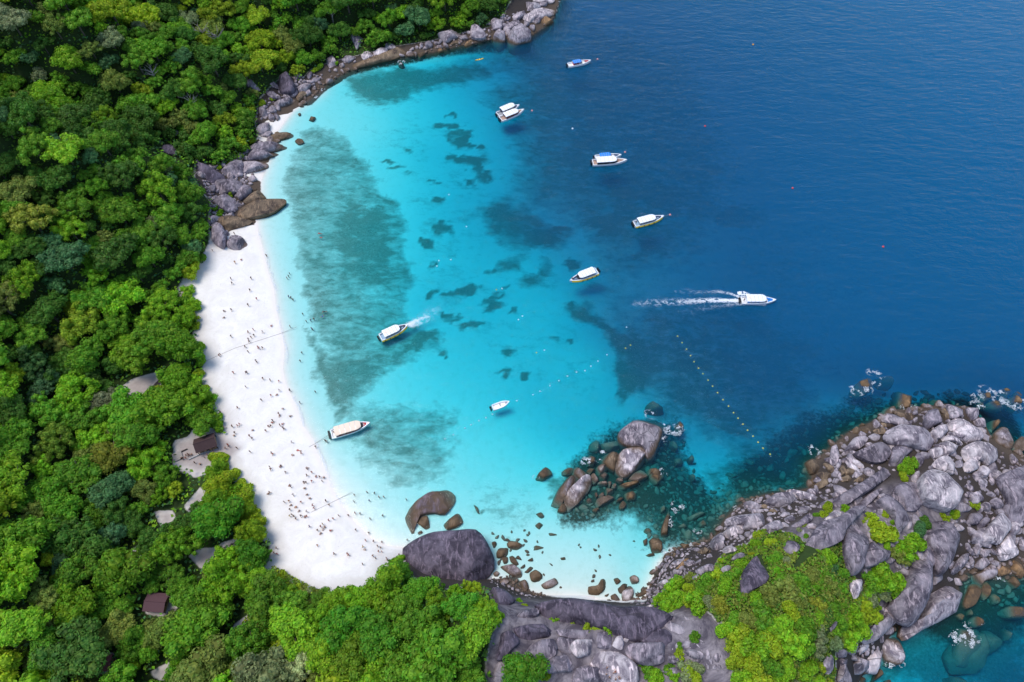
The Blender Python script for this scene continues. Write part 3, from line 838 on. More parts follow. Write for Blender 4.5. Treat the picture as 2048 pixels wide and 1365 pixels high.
E g .5 675,1150 700,1110 800,1080 860,1100 790,1150 700,1195 ;
E o .6 970,1060 1040,1030 1095,1070 1085,1110 1000,1125 ; pinkish square block in the water just off the islet
E b .5 880,1140 900,1110 965,1090 930,1130 ;
E b .5 915,1180 950,1135 990,1160 960,1210 925,1215 ;
E b .5 60,890 150,790 190,800 225,850 140,910 70,910 ; brown rock alone in the turquoise water beside the islet
E o .5 1190,840 1220,800 1310,810 1300,840 1220,875 ;
E o .5 1240,880 1340,830 1380,870 1300,950 1255,930 ;
E k .4 585,680 620,650 670,690 650,760 580,760 ; black wet rock awash with foam at the islet
E b .5 580,830 640,780 675,790 620,855 ;
E o .4 1495,360 1530,300 1570,340 1590,400 1520,430 ; orange rock in white foam off the islet's biggest boulder
E b s.9 1190,150 1240,110 1350,120 1400,190 1300,210 1190,190 ;
E b .5 640,1230 670,1190 710,1210 680,1250 ;
E g .6 580,1130 610,1100 635,1140 600,1165 ;
E g .6 665,1060 680,1030 700,1080 680,1110 ;
E g .5 700,1080 750,1040 775,1070 710,1105 ;
E p .6 850,960 900,955 880,1000 840,1000 ;
E b s.8 720,560 800,540 920,520 910,620 760,620 ;
E b s1.2 600,560 680,520 740,560 690,640 610,620 ;
E b s1.5 1440,510 1500,500 1540,570 1500,610 1440,570 ;
E b s1 1620,690 1660,660 1700,700 1650,730 ;
E b s1.2 1640,860 1700,850 1720,900 1660,930 ;
E b s1.5 1480,700 1560,690 1580,750 1500,760 ;
F d .22 220,480 240,370 370,310 480,210 620,130 820,85 900,130 900,210 840,280 760,360 640,340 520,370 470,440 460,540 400,565 290,530 ; long low dark rock with a bare pale ridge in the shallows
F b .5 475,435 520,370 590,370 615,490 570,505 520,470 ; small brown block tucked under the long low rock
F b .35 740,460 790,410 890,340 930,360 955,430 880,490 790,510 ; brown diamond shaped rock between the long rock and the huge boulder
F d .42 335,700 370,660 500,590 640,540 880,530 1110,530 1180,600 1230,680 1280,800 1300,890 1270,960 1160,1050 1040,1130 960,1110 860,1110 680,1060 500,1030 430,940 340,800 ; huge smooth dark purple boulder at the end of the beach
F b .5 485,540 520,515 545,540 500,560 ;
F b .5 1245,640 1280,620 1300,660 1270,705 ;
F b .5 1400,650 1440,615 1540,650 1565,670 1500,725 1410,690 ;
F b .5 1295,750 1330,690 1420,700 1405,780 1300,805 ;
F b .5 1350,800 1410,785 1410,860 1370,860 ;
F b .5 1425,780 1460,765 1525,860 1500,885 1440,840 ;
F g .5 1330,890 1460,865 1540,920 1565,1000 1510,1020 1430,970 ; smooth grey ridged boulder beside the huge dark boulder
F k .4 1580,950 1650,875 1680,895 1610,960 ;
F b .5 1635,960 1690,915 1775,970 1740,1040 1650,1040 ; rounded brown boulder with a pale spot on the small cove's sand
F g .5 1750,1070 1850,1020 1900,1000 1935,1050 1870,1100 1790,1120 ; grey brown boulder lying alone in the small cove
F m .5 1530,1040 1590,1020 1635,1110 1570,1145 ;
F g .5 1330,1040 1380,995 1430,1040 1370,1085 ;
F k .4 1480,800 1520,770 1560,820 ;
F k .4 1610,830 1660,790 1670,830 ;
F b s.25 1640,700 1700,670 1785,690 1760,705 1660,725 ;
F b s.2 1690,470 1730,435 1780,460 1735,510 ; round drowned rock alone off the small cove
F b s.4 1810,540 1940,560 1840,575 ;
F k s.1 1950,800 1990,785 2005,815 1965,825 ;
F k s.1 1830,845 1885,880 1860,880 ;
F k .4 1540,900 1590,855 1590,890 1550,920 ;
F g .5 1260,960 1300,925 1325,960 1290,1010 ;
F b .5 215,830 250,790 320,790 310,830 ;
F d .6 0,1090 50,1085 70,1150 60,1200 0,1200 ; dark rock at the back of the beach beside the bush
F d .6 70,1150 110,1110 135,1180 90,1240 ;
F d .6 190,1250 230,1215 290,1240 240,1300 ;
F k s.5 1060,250 1100,280 1130,350 1100,340 ;
F k s.3 1700,350 1760,330 1790,400 1740,390 ;
J d .22 440,190 560,140 720,130 940,170 1180,215 1480,245 1660,400 1640,480 1500,560 1200,520 960,400 640,380 520,330 490,250 ; wide dark streaked rock slab sloping down to the small cove
J d .4 120,180 90,40 200,50 290,130 250,190 170,270 140,260 ; dark slab between the forest and the pebble strip
J m .4 290,310 330,240 470,200 490,240 450,290 340,330 ; tilted plate of rock above the wide dark slab
J d .4 160,430 250,390 330,480 220,590 180,640 120,630 ;
J d .4 250,390 400,350 520,340 620,390 600,440 350,490 ; dark humped slab with pale veins at the bottom of the photo
J m .4 330,590 420,500 600,450 640,520 620,600 480,690 440,660 ; rounded slab with a dark patch below the pale veined slab
J m .2 620,390 760,380 940,400 950,460 780,470 660,440 ; flat dark slab between the tufts and the pale rounded boulder
J m .25 960,410 1080,400 1080,520 1100,550 960,540 ; jointed grey block beside the straight dark cleft
J m .2 640,440 780,470 730,540 800,640 700,590 620,540 ;
J d .2 1220,400 1500,380 1640,480 1540,540 1300,480 1210,470 ;
J g .15 1480,260 1600,330 1720,390 1760,480 1640,480 1500,340 ; brownish rock slope beside the worn path
J p .5 730,540 780,470 950,460 950,540 880,600 800,620 ; pale pinkish rounded boulder above the sand topped rock
J m .45 1180,560 1210,510 1300,490 1500,500 1530,560 1530,650 1400,685 1300,670 1210,610 ; big smooth oval slab beside the sand topped rock
J p .35 910,620 950,560 1100,550 1240,640 1300,690 1305,830 1050,840 900,680 ; pale sand topped viewpoint rock with visitors on it
J m .5 750,830 790,700 850,640 940,660 1030,770 1030,860 ; dark dome of rock beside the sand topped viewpoint rock
J m .5 490,690 560,630 700,590 800,640 760,720 620,740 510,740 ;
J p .5 1080,520 1120,440 1170,440 1200,520 1150,560 ;
J p .6 1160,470 1190,430 1220,460 1200,500 ;
J m .5 1480,720 1620,690 1640,740 1560,770 ;
J m .5 1540,600 1660,600 1660,660 1550,665 ;
J g .5 1670,570 1740,530 1810,610 1770,640 ;
J g .5 110,800 130,650 210,640 240,660 170,840 ; pale blue grey rock at the bottom edge beside the forest
J b .5 885,40 960,30 1000,-40 1050,-20 1050,30 980,100 890,100 ; brown hooked rock on the small cove's sand
J k .5 1070,110 1110,90 1150,150 1120,175 1080,150 ; black rounded rock at the foot of the dark streaked slab
J k .4 1020,140 1060,130 1100,180 1060,185 ;
J k .5 1130,50 1180,5 1215,10 1170,90 1140,90 ;
J p .5 1160,90 1210,20 1250,25 1265,110 1220,190 1170,160 ; pale mauve leaf shaped boulder at the end of the small cove
J b .4 1270,110 1390,30 1405,60 1290,130 ; straight brown log shaped rock beside the mauve boulder
J b .6 1090,-30 1130,-45 1155,-10 1120,20 ;
J p .5 1225,-40 1260,-60 1300,-50 1300,0 1250,20 ;
J b .5 1010,110 1060,90 1040,120 ;
J p .4 1350,200 1420,180 1440,205 1360,215 ;
L b .6 220,560 250,470 290,445 335,490 340,620 290,670 220,640 ; smooth upright brown boulder on the edge of the small cove
L b .6 105,490 150,470 160,540 120,560 ;
L b .6 545,560 600,520 670,550 670,600 610,630 ;
L b .4 755,555 780,535 885,570 840,585 ;
L b .5 770,650 840,595 930,640 910,685 850,700 ;
L g .6 360,740 390,690 460,690 455,740 380,765 ;
L b .6 455,670 490,650 520,700 490,730 ;
L b .5 450,800 540,730 555,750 490,830 ;
L o .4 500,860 600,750 670,705 680,740 600,830 520,860 ; long orange brown rock on the stony shore
L g .5 710,800 800,740 850,770 760,840 ;
L p .5 290,1030 350,980 450,990 440,1060 380,1085 ; pale pinkish boulder on the stony shore beside the bushes
L g .5 440,940 530,870 560,900 520,960 ;
L g .5 750,880 830,820 890,840 880,920 780,930 ;
L g .6 710,950 770,920 810,950 790,1000 730,1000 ;
L m .5 840,820 920,790 1010,860 1000,910 900,900 ;
L b .5 240,890 300,880 315,960 280,980 ;
L b .4 130,680 230,650 250,690 180,700 ;
L b s.1 790,290 840,240 890,280 870,340 810,320 ;
L b s.8 640,230 800,140 880,160 700,260 ;
L b s.9 600,420 660,370 720,420 690,490 610,480 ;
L b s.7 530,340 600,290 660,290 620,360 ;
L b s.4 90,380 150,340 210,380 170,430 ;
L b s.5 310,90 370,60 380,150 330,170 ;
L g .5 1030,880 1130,810 1200,830 1180,880 1060,920 ;
L b .5 1080,690 1160,710 1170,750 1100,730 ;
M g .55 258,1310 290,1275 350,1262 385,1275 418,1312 370,1345 320,1358 270,1330 ; grey lens shaped boulder alone on the white sand
M m .6 165,1160 210,1170 250,1220 262,1270 240,1335 190,1315 160,1280 170,1220 ; upright grey rock beside the boulder on the sand
M b .3 170,1160 300,1125 450,1145 380,1180 300,1210 250,1250 220,1190 ; brown rock ledge where the white beach begins
M b .3 270,1100 360,1040 500,1000 690,995 680,1020 600,1080 520,1110 420,1130 330,1120 ; long low rock spur pointing into the shallow water
M b .5 400,1010 450,960 510,930 555,970 500,1000 440,1020 ;
M m .5 350,960 380,890 430,870 450,920 420,970 370,990 ;
M m .35 180,900 260,830 370,860 370,930 290,940 240,950 200,940 ; broken grey outcrop under the forested spur
M m .4 190,1020 200,940 260,960 340,1000 330,1060 270,1080 ;
M d .35 55,765 130,760 230,800 250,850 180,880 100,830 ; dark smooth slab at the foot of the forested spur
M m .4 235,790 280,720 380,710 390,780 330,815 ;
M g .35 370,720 450,705 560,705 570,735 480,775 390,790 ; row of grey rocks between the two small sandy coves
M m .35 400,660 420,620 520,620 650,625 540,680 440,700 ;
M m .35 410,600 520,580 560,560 730,580 640,610 540,640 420,630 ;
M b .35 560,540 640,510 750,500 755,520 640,555 580,560 ; dark finger of rock reaching into the shallows
M g .6 490,480 530,440 580,430 580,470 540,505 500,500 ;
M g .6 520,520 560,485 605,490 580,525 ;
M g .6 510,330 540,310 570,350 560,390 520,370 ;
M g .7 580,380 600,360 625,380 615,410 585,405 ;
M g .7 620,370 645,355 660,380 640,405 ;
M d .7 640,160 680,80 730,90 775,160 750,195 690,195 ; dark cliff rock rising from the forest edge in the bay's corner
M m .5 400,130 430,110 500,150 500,170 430,160 ;
M m .5 560,210 600,190 650,230 610,250 ;
M o .5 870,400 890,382 925,385 905,410 ; small orange rock awash off the bay's corner
M o .5 775,560 810,540 840,570 800,585 ; orange rock in the shallows off the dark finger of rock
M k .5 370,825 390,820 400,835 375,840 ;
M k .5 470,915 490,912 490,928 470,930 ;
M k .4 795,360 815,355 815,370 800,375 ;
M m .5 590,130 640,140 650,165 600,160 ;
M b .4 620,500 655,490 660,500 630,508 ;
M g .6 700,190 760,185 800,190 760,230 710,220 ;
M g .6 800,170 850,140 890,140 860,190 810,200 ;
M b .5 780,230 840,200 860,215 800,260 ;
M g .5 610,270 690,250 780,250 700,290 640,300 ;
H d .5 940,880 1000,845 1050,870 1050,905 1000,915 950,900 ; grey rock dome bare in the middle of the forest
H p .5 1000,770 1020,755 1055,775 1020,790 ; small pale rock above the dome in the forest
H p .6 905,840 920,800 940,805 925,850 ;
N g .6 1630,270 1680,210 1800,200 1825,250 1815,290 1700,315 1640,305 ; big faceted boulder standing in the water at the far point
N g .7 1515,290 1530,240 1580,215 1615,240 1615,300 1560,310 ; upright boulder beside the big faceted boulder of the far point
N g .6 1500,165 1540,145 1590,160 1590,215 1520,220 ;
N g .6 1340,215 1370,200 1440,235 1465,275 1440,295 1350,290 ; smooth grey boulder with a pink face under the far forest
N p .25 1700,170 1800,110 1900,50 1990,35 2020,80 1960,120 1850,150 1770,185 ; long pale sloping slab at the far point
N o .4 1890,170 1930,130 2000,130 2005,170 1950,200 1900,190 ; rounded tan boulder at the tip of the far point
N g .4 1600,240 1610,200 1680,175 1730,190 1650,230 ;
N g .4 1085,280 1130,240 1230,230 1265,270 1200,300 1140,330 ; striped grey slab among the far shore boulders
N g .7 980,330 1010,315 1045,350 1020,370 985,365 ;
N g .7 940,350 960,335 975,365 950,375 ;
N o .4 1290,350 1310,310 1370,305 1375,330 1320,360 ; orange rock at the far waterline with surf beside it
N b .4 910,430 960,405 990,420 940,445 ; low brown rock in the far shallows
N o .5 1080,390 1120,375 1130,400 1095,410 ;
N b .15 310,530 560,450 740,400 850,375 860,410 740,460 560,500 330,560 ; brown rock ledge running along the far waterline
N p .35 480,430 540,400 580,440 500,470 ;
N p .35 570,410 640,370 690,390 690,420 590,440 ;
N p .4 650,370 700,340 770,370 740,400 ;
N k .5 770,500 800,485 825,500 800,512 ; dark wet rock ringed by foam off the far shore
N g .4 390,290 450,270 500,290 470,340 440,380 420,330 ; grey cliff patch showing through the far forest
N p .4 1830,10 1900,-30 2010,-20 1990,15 1890,20 ;
N p .5 1780,30 1830,20 1900,40 1830,80 1790,70 ;
N g .5 1670,130 1740,95 1770,110 1700,160 ;
N g .5 1250,290 1310,275 1330,300 1270,315 ;
N b .4 1170,340 1250,320 1260,340 1180,355 ;
N g .4 320,470 400,430 440,450 380,490 ;
N g .4 200,470 260,450 290,500 230,530 ;
""".strip().split('\n')


def smooth_ring(pts, n):
    """Closed Catmull-Rom through the traced corners, n even samples."""
    m = len(pts)
    p = np.array(pts, float)
    out = []
    for i in range(m):
        p0, p1, p2, p3 = p[i - 1], p[i], p[(i + 1) % m], p[(i + 2) % m]
        for k in range(8):
            t = k / 8
            a = .5 * ((2 * p1) + (p2 - p0) * t + (2 * p0 - 5 * p1 + 4 * p2 - p3) * t * t + (3 * p1 - p0 - 3 * p2 + p3) * t ** 3)
            lin = p1 + (p2 - p1) * t
            out.append(.42 * a + .58 * lin)
    out = np.array(out)
    seg = np.hypot(*(np.roll(out, -1, 0) - out).T)
    cum = np.concatenate([[0], np.cumsum(seg)])
    s = np.linspace(0, cum[-1], n, endpoint=False)
    ext = np.concatenate([out, out[:1]])
    return np.stack([np.interp(s, cum, ext[:, 0]), np.interp(s, cum, ext[:, 1])], -1)


LEVELS = np.array([0, .18, .38, .56, .70, .81, .89, .95, .985])


def rock_mesh(ring, zlo, zhi, seed, facets=4, slope=(0, 0)):
    r = np.random.default_rng(seed)
    n = len(ring)
    c = ring.mean(0)
    w = np.sqrt(abs(np.sum(ring[:, 0] * np.roll(ring[:, 1], -1) - ring[:, 1] * np.roll(ring[:, 0], -1))) / 2)
    tilt = r.uniform(-.16, .16, 2) * (1 if abs(slope[0]) + abs(slope[1]) < .15 else .4) + slope
    off = r.uniform(-.08, .08, 2) * w
    V, K = [], len(LEVELS)
    pw = r.uniform(2.2, 3.8)
    for lv in LEVELS:
        q = .93 + .07 * min(lv / .3, 1) if lv < .38 else (1 - ((lv - .38) / .62) ** pw) ** (1 / pw)
        xy = c + (ring - c) * q + off * max(lv - .4, 0)
        zz = zlo + (zhi - zlo) * lv + ((xy - c) @ tilt) * min(1, lv * 1.2)
        V.append(np.column_stack([xy, zz]))
    V = np.concatenate(V + [np.array([[*(c + off * .6), zhi + off @ tilt * .6]])])
    cen = np.array([*c, zlo + (zhi - zlo) * .45])
    ext = np.array([w * .6, w * .6, (zhi - zlo) * .55])
    for _ in range(facets):
        nrm = r.normal(size=3)
        nrm[2] = abs(nrm[2]) * 1.1 + .32
        nrm /= np.linalg.norm(nrm)
        rel = (V - cen) / ext
        h = rel @ nrm
        lim = np.quantile(h, r.uniform(.74, .92))
        cut = np.maximum(h - lim, 0) * .93
        cut[:n * 2] *= .3
        V = V - cut[:, None] * nrm * ext
    amp = .032 * w
    sc1, sc2 = 1.6 / w, 4.5 / w
    for i in range(len(V)):
        a = Vector(V[i]) + Vector((seed * 3.7 % 91, seed * 1.3 % 57, 0))
        d = mnoise.noise_vector(a * sc1) * amp + mnoise.noise_vector(a * sc2) * amp * .45
        V[i] += np.array(d) * (1, 1, .8)
    Fq = np.array([[k * n + i, k * n + (i + 1) % n, (k + 1) * n + (i + 1) % n, (k + 1) * n + i] for k in range(K - 1) for i in range(n)])
    T = np.array([[(K - 1) * n + i, (K - 1) * n + (i + 1) % n, K * n] for i in range(n)])
    me = mesh_np('boulder', V, [Fq, T], True)
    me.set_sharp_from_angle(angle=math.radians(34))
    return me


rocks_px = []          # footprints in photo space, for keeping other things clear
ROCK_THINGS = []       # (object, px, py, size, word, label)
_id = 0
for line in ROCKS:
    body, _, label = line.partition(';')
    v, tone, hr, *pts = body.split()
    ox, oy, s = VIEW[v]
    px = [(ox + float(a) * s, oy + float(b) * s) for a, b in (q.split(',') for q in pts)]
    _id += 1
    cx, cy_ = np.mean(px, axis=0)
    arr = np.array(px)
    area = abs(np.sum(arr[:, 0] * np.roll(arr[:, 1], -1) - arr[:, 1] * np.roll(arr[:, 0], -1))) / 2
    size = math.sqrt(area)
    x, y, z = spot(cx, cy_)
    ppm = FPX / (y * CP - (z - CAM_H) * SP)
    w = size / ppm
    if v in 'NM':
        w *= 1.15
    if hr[0] == 's':
        ztop = -float(hr[1:])
        z = max(z, ztop - w * .6)
        z = min(z, ztop - .5)
        h = ztop - z
    else:
        h = w * float(hr)
        z = max(z, -h * .35 - .2)
        lift = .25 * h if (v in 'ABCDKE' and z > .2) else 0
        z += lift
        ztop = z + h
    zr = z + .4 * h
    gx, gy = ground(arr[:, 0], arr[:, 1], zr)
    n = 34 if w > 9 else 26 if w > 4 else 18
    ring = smooth_ring(np.stack([gx, gy], -1), n)
    ctr = ring.mean(0)
    ring = ctr + (ring - ctr) * (1.10 if v in 'ABCDKEM' and hr[0] != 's' else 1.0)
    gz = heights(ring[:, 0], ring[:, 1])[0]
    Am = np.column_stack([ring - ctr, np.ones(n)])
    sl = np.linalg.lstsq(Am, np.maximum(gz, -2), rcond=None)[0]
    slope = np.clip(sl[:2], -.75, .75) if (hr[0] != 's' and z > 1.2) else np.zeros(2)
    res = gz - (z + (ring - ctr) @ slope)
    zlo = min(z - .25 * h, z + float(res.min()) - .2)
    zlo = max(zlo, z - 1.5 * h - 1.5)
    if z > 1.2 and hr[0] != 's':
        ztop += max(0, float(np.percentile(res, 95))) * (1.0 if w > 6 else .8)
    flat = v == 'F' and tone == 'b' and hr == '.16'
    me = rock_mesh(ring - ctr, zlo - z, ztop - z, _id, 1 if (w > 24 or v == 'F' and w > 15) else 6, slope)
    o = link('boulder', me, loc=(ctr[0], ctr[1], z), mat=ROCK)
    j = np.random.default_rng(_id).uniform(.85, 1.15)
    o.color = (*[c * j for c in TONE[tone]], 1)
    rocks_px.append(px)
    word = ('big ' if w > 7 else 'small ' if w < 2.6 else '') + TONE_WORD[tone] + (' drowned boulder' if hr[0] == 's' else ' boulder')
    ROCK_THINGS.append((o, cx, cy_, size, word, label.strip()))

# small stones between the boulders: the larger ones as things, the rest as one scree
FILL = [("1615,985 1640,900 1700,850 1780,815 1940,800 1985,870 2065,895 2128,935 2138,1115 2060,1140 1990,1150 1920,1150 1890,1100 1900,1040 1870,1000 1780,940 1700,1000 1640,1010", 330, 3.5, 14), ("1560,1090 1640,1050 1720,1000 1800,990 1850,1040 1880,1100 1840,1150 1790,1200 1720,1150 1680,1090 1600,1110", 90, 5, 14),
        ("1440,1060 1490,1000 1560,985 1640,1010 1560,1060 1500,1090 1450,1100", 170, 3.5, 11), ("1290,1200 1310,1140 1340,1100 1420,1075 1470,1090 1430,1120 1400,1155 1340,1170 1320,1210", 260, 3, 11),
        ("975,1160 1020,1150 1060,1180 1100,1195 1050,1200 1010,1190", 60, 2.5, 6), ("1240,1205 1300,1170 1330,1190 1310,1220", 36, 3, 7),
        ("1110,1010 1180,960 1260,960 1320,945 1280,1000 1180,1040", 40, 3, 7), ("1880,1120 1990,1130 2048,1120 2048,1230 1960,1200 1900,1190", 40, 4, 9),
        ("600,215 640,180 690,145 760,125 830,112 930,92 1010,75 1090,50 1110,20 1085,10 1020,30 930,62 860,85 760,110 690,125 640,150 600,180", 330, 3, 10),
        ("520,240 560,215 600,180 640,150 600,150 560,180 520,210", 100, 3, 10), ("400,345 440,325 470,340 510,350 500,400 540,420 480,440 440,490 425,470 420,400", 150, 3, 11), ("440,330 510,290 570,270 540,300 500,325 460,345", 100, 3, 10),
        ("1320,1222 1400,1240 1445,1335 1390,1340 1330,1290", 60, 3, 10), ("1700,1190 1760,1210 1790,1260 1770,1330 1720,1345 1690,1300", 70, 4, 11), ("1350,1010 1450,990 1440,1060 1380,1085 1300,1080 1290,1010", 80, 3, 8), ("980,1060 1060,1060 1060,1120 1030,1150 990,1130", 16, 3, 6),
        ("1060,1080 1290,1080 1280,1190 1080,1180", 14, 2.5, 4.5), ("1250,880 1360,860 1420,1000 1330,1010 1290,960", 80, 3, 8), ("1650,830 1760,790 1900,780 2040,790 1960,830 1780,830 1660,880", 85, 3, 9), ("1420,980 1500,920 1620,850 1640,960 1480,1010 1440,1050", 70, 3, 9)]
protos = []
for k in range(7):
    r = np.random.default_rng(900 + k)
    m = r.integers(6, 9)
    ang = np.sort(r.uniform(0, 2 * math.pi, m))
    ang = np.linspace(0, 2 * math.pi, m, endpoint=False) + r.uniform(-.25, .25, m)
    rad = r.uniform(.38, .58, m)
    ring = smooth_ring(np.stack([np.cos(ang) * rad * 1.25, np.sin(ang) * rad * .85], -1), 14)
    me = rock_mesh(ring, -.32, .36, 300 + k, 4)
    me.name = 'stone'
    me.materials.append(ROCK)
    protos.append(me)
fr = np.random.default_rng(21)
cand = []
for s, cnt, lo, hi in FILL:
    poly = P(s)
    xa, ya = zip(*poly)
    tries = 0
    made = []
    bounds = [(p, min(a for a, _ in p), max(a for a, _ in p), min(b for _, b in p), max(b for _, b in p)) for p in rocks_px]
    while len(made) < cnt and tries < cnt * 14:
        tries += 1
        q = (fr.uniform(min(xa), max(xa)), fr.uniform(min(ya), max(ya)))
        if not inside(q[0], q[1], poly):
            continue
        rr = lo + (hi - lo) * fr.random() ** 2
        if any((q[0] - a) ** 2 + (q[1] - b) ** 2 < (.66 * (rr + c)) ** 2 for a, b, c in made):
            continue
        if any(x0 < q[0] < x1 and y0 < q[1] < y1 and inside(q[0], q[1], p) for p, x0, x1, y0, y1 in bounds):
            continue
        made.append((*q, rr))
    cand += made
cand.sort(key=lambda c: -c[2])
n_single = max(0, 298 - len(ROCK_THINGS))
sV, sF, sb = [], [], 0
for i, (px, py, rr) in enumerate(cand):
    x, y, z = spot(px, py)
    ppm = FPX / (y * CP - (z - CAM_H) * SP)
    w = 2 * rr / ppm
    me = protos[i % 7]
    a = fr.uniform(0, 6.28)
    col = TONE[('b', 'o', 'g', 'b')[i % 4] if z < .9 else ('g', 'p', 'm', 'g', 'b')[i % 5]]
    sx, sy, szz = w * fr.uniform(.85, 1.2), w * fr.uniform(.75, 1.1), w * fr.uniform(.8, 1.15)
    z0 = z + .05 * w
    if i < n_single:
        o = link('boulder', me, loc=(x, y, z0), rotz=a, scale=(sx, sy, szz), color=col)
        wet_ = z0 + .3 * w < -.1
        ROCK_THINGS.append((o, px, py, rr * 2, ('small drowned brown stone' if wet_ else 'small stone wedged among rocks'), ''))
    else:
        co = np.empty(len(me.vertices) * 3, np.float32)
        me.vertices.foreach_get('co', co)
        co = co.reshape(-1, 3) * (sx, sy, szz)
        ca, sa = math.cos(a), math.sin(a)
        co = np.stack([co[:, 0] * ca - co[:, 1] * sa + x, co[:, 0] * sa + co[:, 1] * ca + y, co[:, 2] + z0], -1)
        sV.append(co)
        for p in me.polygons:
            sF.append([v + sb for v in p.vertices])
        sb += len(co)
if sV:
    q4 = [f for f in sF if len(f) == 4]
    q3 = [f for f in sF if len(f) == 3]
    me = mesh_np('scree', np.concatenate(sV), [np.array(q4), np.array(q3)], True)
    o = link('scree', me, mat=ROCK, color=TONE['g'])
    tag(o, 'scree of small brown and grey stones between the boulders', 'stones', kind='stuff')
print('rocks', len(ROCK_THINGS), 'candidates', len(cand))
# ------------------------------------------------------------------ trees
def leaf_cloud(seed, nl, lr, spread, flat, leaves, ls, core=True):
    """Unit crown: lobes spread over a dome, each covered with leaf clumps (small folded quads)."""
    r = np.random.default_rng(seed)
    C, R = [], []
    ph = r.uniform(0, 6.28, 4)
    an = r.uniform(.8, 1.2)
    tries = 0
    while len(C) < nl and tries < 4000:
        tries += 1
        d = r.normal(size=3)
        d /= np.linalg.norm(d)
        if d[2] < -.15:
            continue
        k = r.uniform(.55, 1.0) if len(C) > 3 else r.uniform(.05, .4)
        az = math.atan2(d[1], d[0])
        lump = 1 + .20 * math.sin(2 * az + ph[0]) + .14 * math.sin(3 * az + ph[1]) + .10 * math.sin(5 * az + ph[2])
        c = d * spread * k * lump * (an, 1 / an, flat * (1 + .25 * math.sin(2 * az + ph[3])))
        q = r.uniform(*lr)
        if any(np.linalg.norm((c - c2) / (1, 1, .8)) < .62 * (q + q2) * .85 for c2, q2 in zip(C, R)):
            continue
        C.append(c)
        R.append(q)
    C, R = np.array(C), np.array(R)
    V, F = [], []
    per = np.maximum(6, (leaves * R ** 2 / np.sum(R ** 2)).astype(int))
    P0, N0 = [], []
    for c, q, n in zip(C, R, per):
        d = r.normal(size=(n * 2, 3))
        d[:, 2] += .25
        d /= np.linalg.norm(d, axis=1)[:, None]
        p = c + d * q * r.uniform(.82, 1.10, (len(d), 1)) * (1, 1, .85)
        deep = ((np.linalg.norm(p[:, None] - C[None], axis=2) / R[None]) < .80).sum(1)
        keep = (deep == 0) & (d[:, 2] > -.55)
        p, d = p[keep][:n], d[keep][:n]
        P0.append(p)
        N0.append(d)
    p, d = np.concatenate(P0), np.concatenate(N0)
    nrm = d * .9 + r.normal(size=d.shape) * .38 + (0, 0, .25)
    nrm /= np.linalg.norm(nrm, axis=1)[:, None]
    u = np.cross(nrm, r.normal(size=d.shape))
    u /= np.linalg.norm(u, axis=1)[:, None]
    v = np.cross(nrm, u)
    s = (ls * r.uniform(.6, 1.35, len(p)))[:, None]
    b = nrm * s * .28
    V = np.stack([p - u * s * .95, p - v * s * .6 + b, p + u * s * 1.05, p + v * s * .6 + b], 1).reshape(-1, 3)
    F = np.arange(len(V)).reshape(-1, 4)
    T = np.zeros((0, 3), int)
    if core:
        phi = (1 + 5 ** .5) / 2
        ico = np.array([(-1, phi, 0), (1, phi, 0), (-1, -phi, 0), (1, -phi, 0), (0, -1, phi), (0, 1, phi), (0, -1, -phi), (0, 1, -phi), (phi, 0, -1), (phi, 0, 1), (-phi, 0, -1), (-phi, 0, 1)], float)
        ico /= np.linalg.norm(ico[0])
        it = np.array([(0, 11, 5), (0, 5, 1), (0, 1, 7), (0, 7, 10), (0, 10, 11), (1, 5, 9), (5, 11, 4), (11, 10, 2), (10, 7, 6), (7, 1, 8), (3, 9, 4), (3, 4, 2), (3, 2, 6), (3, 6, 8), (3, 8, 9), (4, 9, 5), (2, 4, 11), (6, 2, 10), (8, 6, 7), (9, 8, 1)])
        T = []
        for c, q in zip(C, R):
            T.append(it + len(V))
            V = np.concatenate([V, c + ico * q * .84 * (1, 1, .85)])
        T = np.concatenate(T)
    lo = V[:, 2].min()
    return V - (0, 0, lo), [F, T]


STYLES = {'dense': dict(nl=38, lr=(.15, .38), spread=.80, flat=.60, leaves=2100, ls=.060),
          'clumpy': dict(nl=52, lr=(.12, .24), spread=.90, flat=.55, leaves=2100, ls=.052),
          'spreading': dict(nl=36, lr=(.15, .32), spread=.88, flat=.36, leaves=1900, ls=.060),
          'feathery': dict(nl=44, lr=(.10, .26), spread=.88, flat=.62, leaves=1900, ls=.05)}
CROWNS = {}
RAW = {}
for si, (k, kw) in enumerate(STYLES.items()):
    CROWNS[k] = []
    for j in range(4):
        V, F = leaf_cloud(100 + si * 10 + j, **kw)
        me = mesh_np('crown', V, F)
        me.materials.append(LEAF)
        CROWNS[k].append(me)
    lite = dict(kw)
    lite['leaves'], lite['ls'] = 620, kw['ls'] * 1.55
    RAW[k] = [leaf_cloud(150 + si * 10 + j, **lite) for j in range(2)]
BUSHES = []
for j in range(6):
    V, F = leaf_cloud(300 + j, nl=13 if j % 2 else 20, lr=(.26, .46) if j % 2 else (.2, .36), spread=.72, flat=.5, leaves=800, ls=.085)
    me = mesh_np('bush', V, F)
    me.materials.append(LEAF)
    BUSHES.append(me)


def trunk_mesh(seed):
    r = random.Random(seed)
    m = MB()
    m.tube([(0, 0, -.25), (.01, .02, .3), (.03, 0, .75)], .055, .035, 7)
    for k in range(4):
        a = k * 1.57 + r.uniform(-.4, .4)
        m.tube([(.03, 0, .5 + .06 * k), (.2 * math.cos(a), .2 * math.sin(a), .85), (.45 * math.cos(a), .45 * math.sin(a), 1.1)], .028, .010, 5)
    return m.mesh('trunk', BARK)


TRUNKS = [trunk_mesh(k) for k in range(4)]
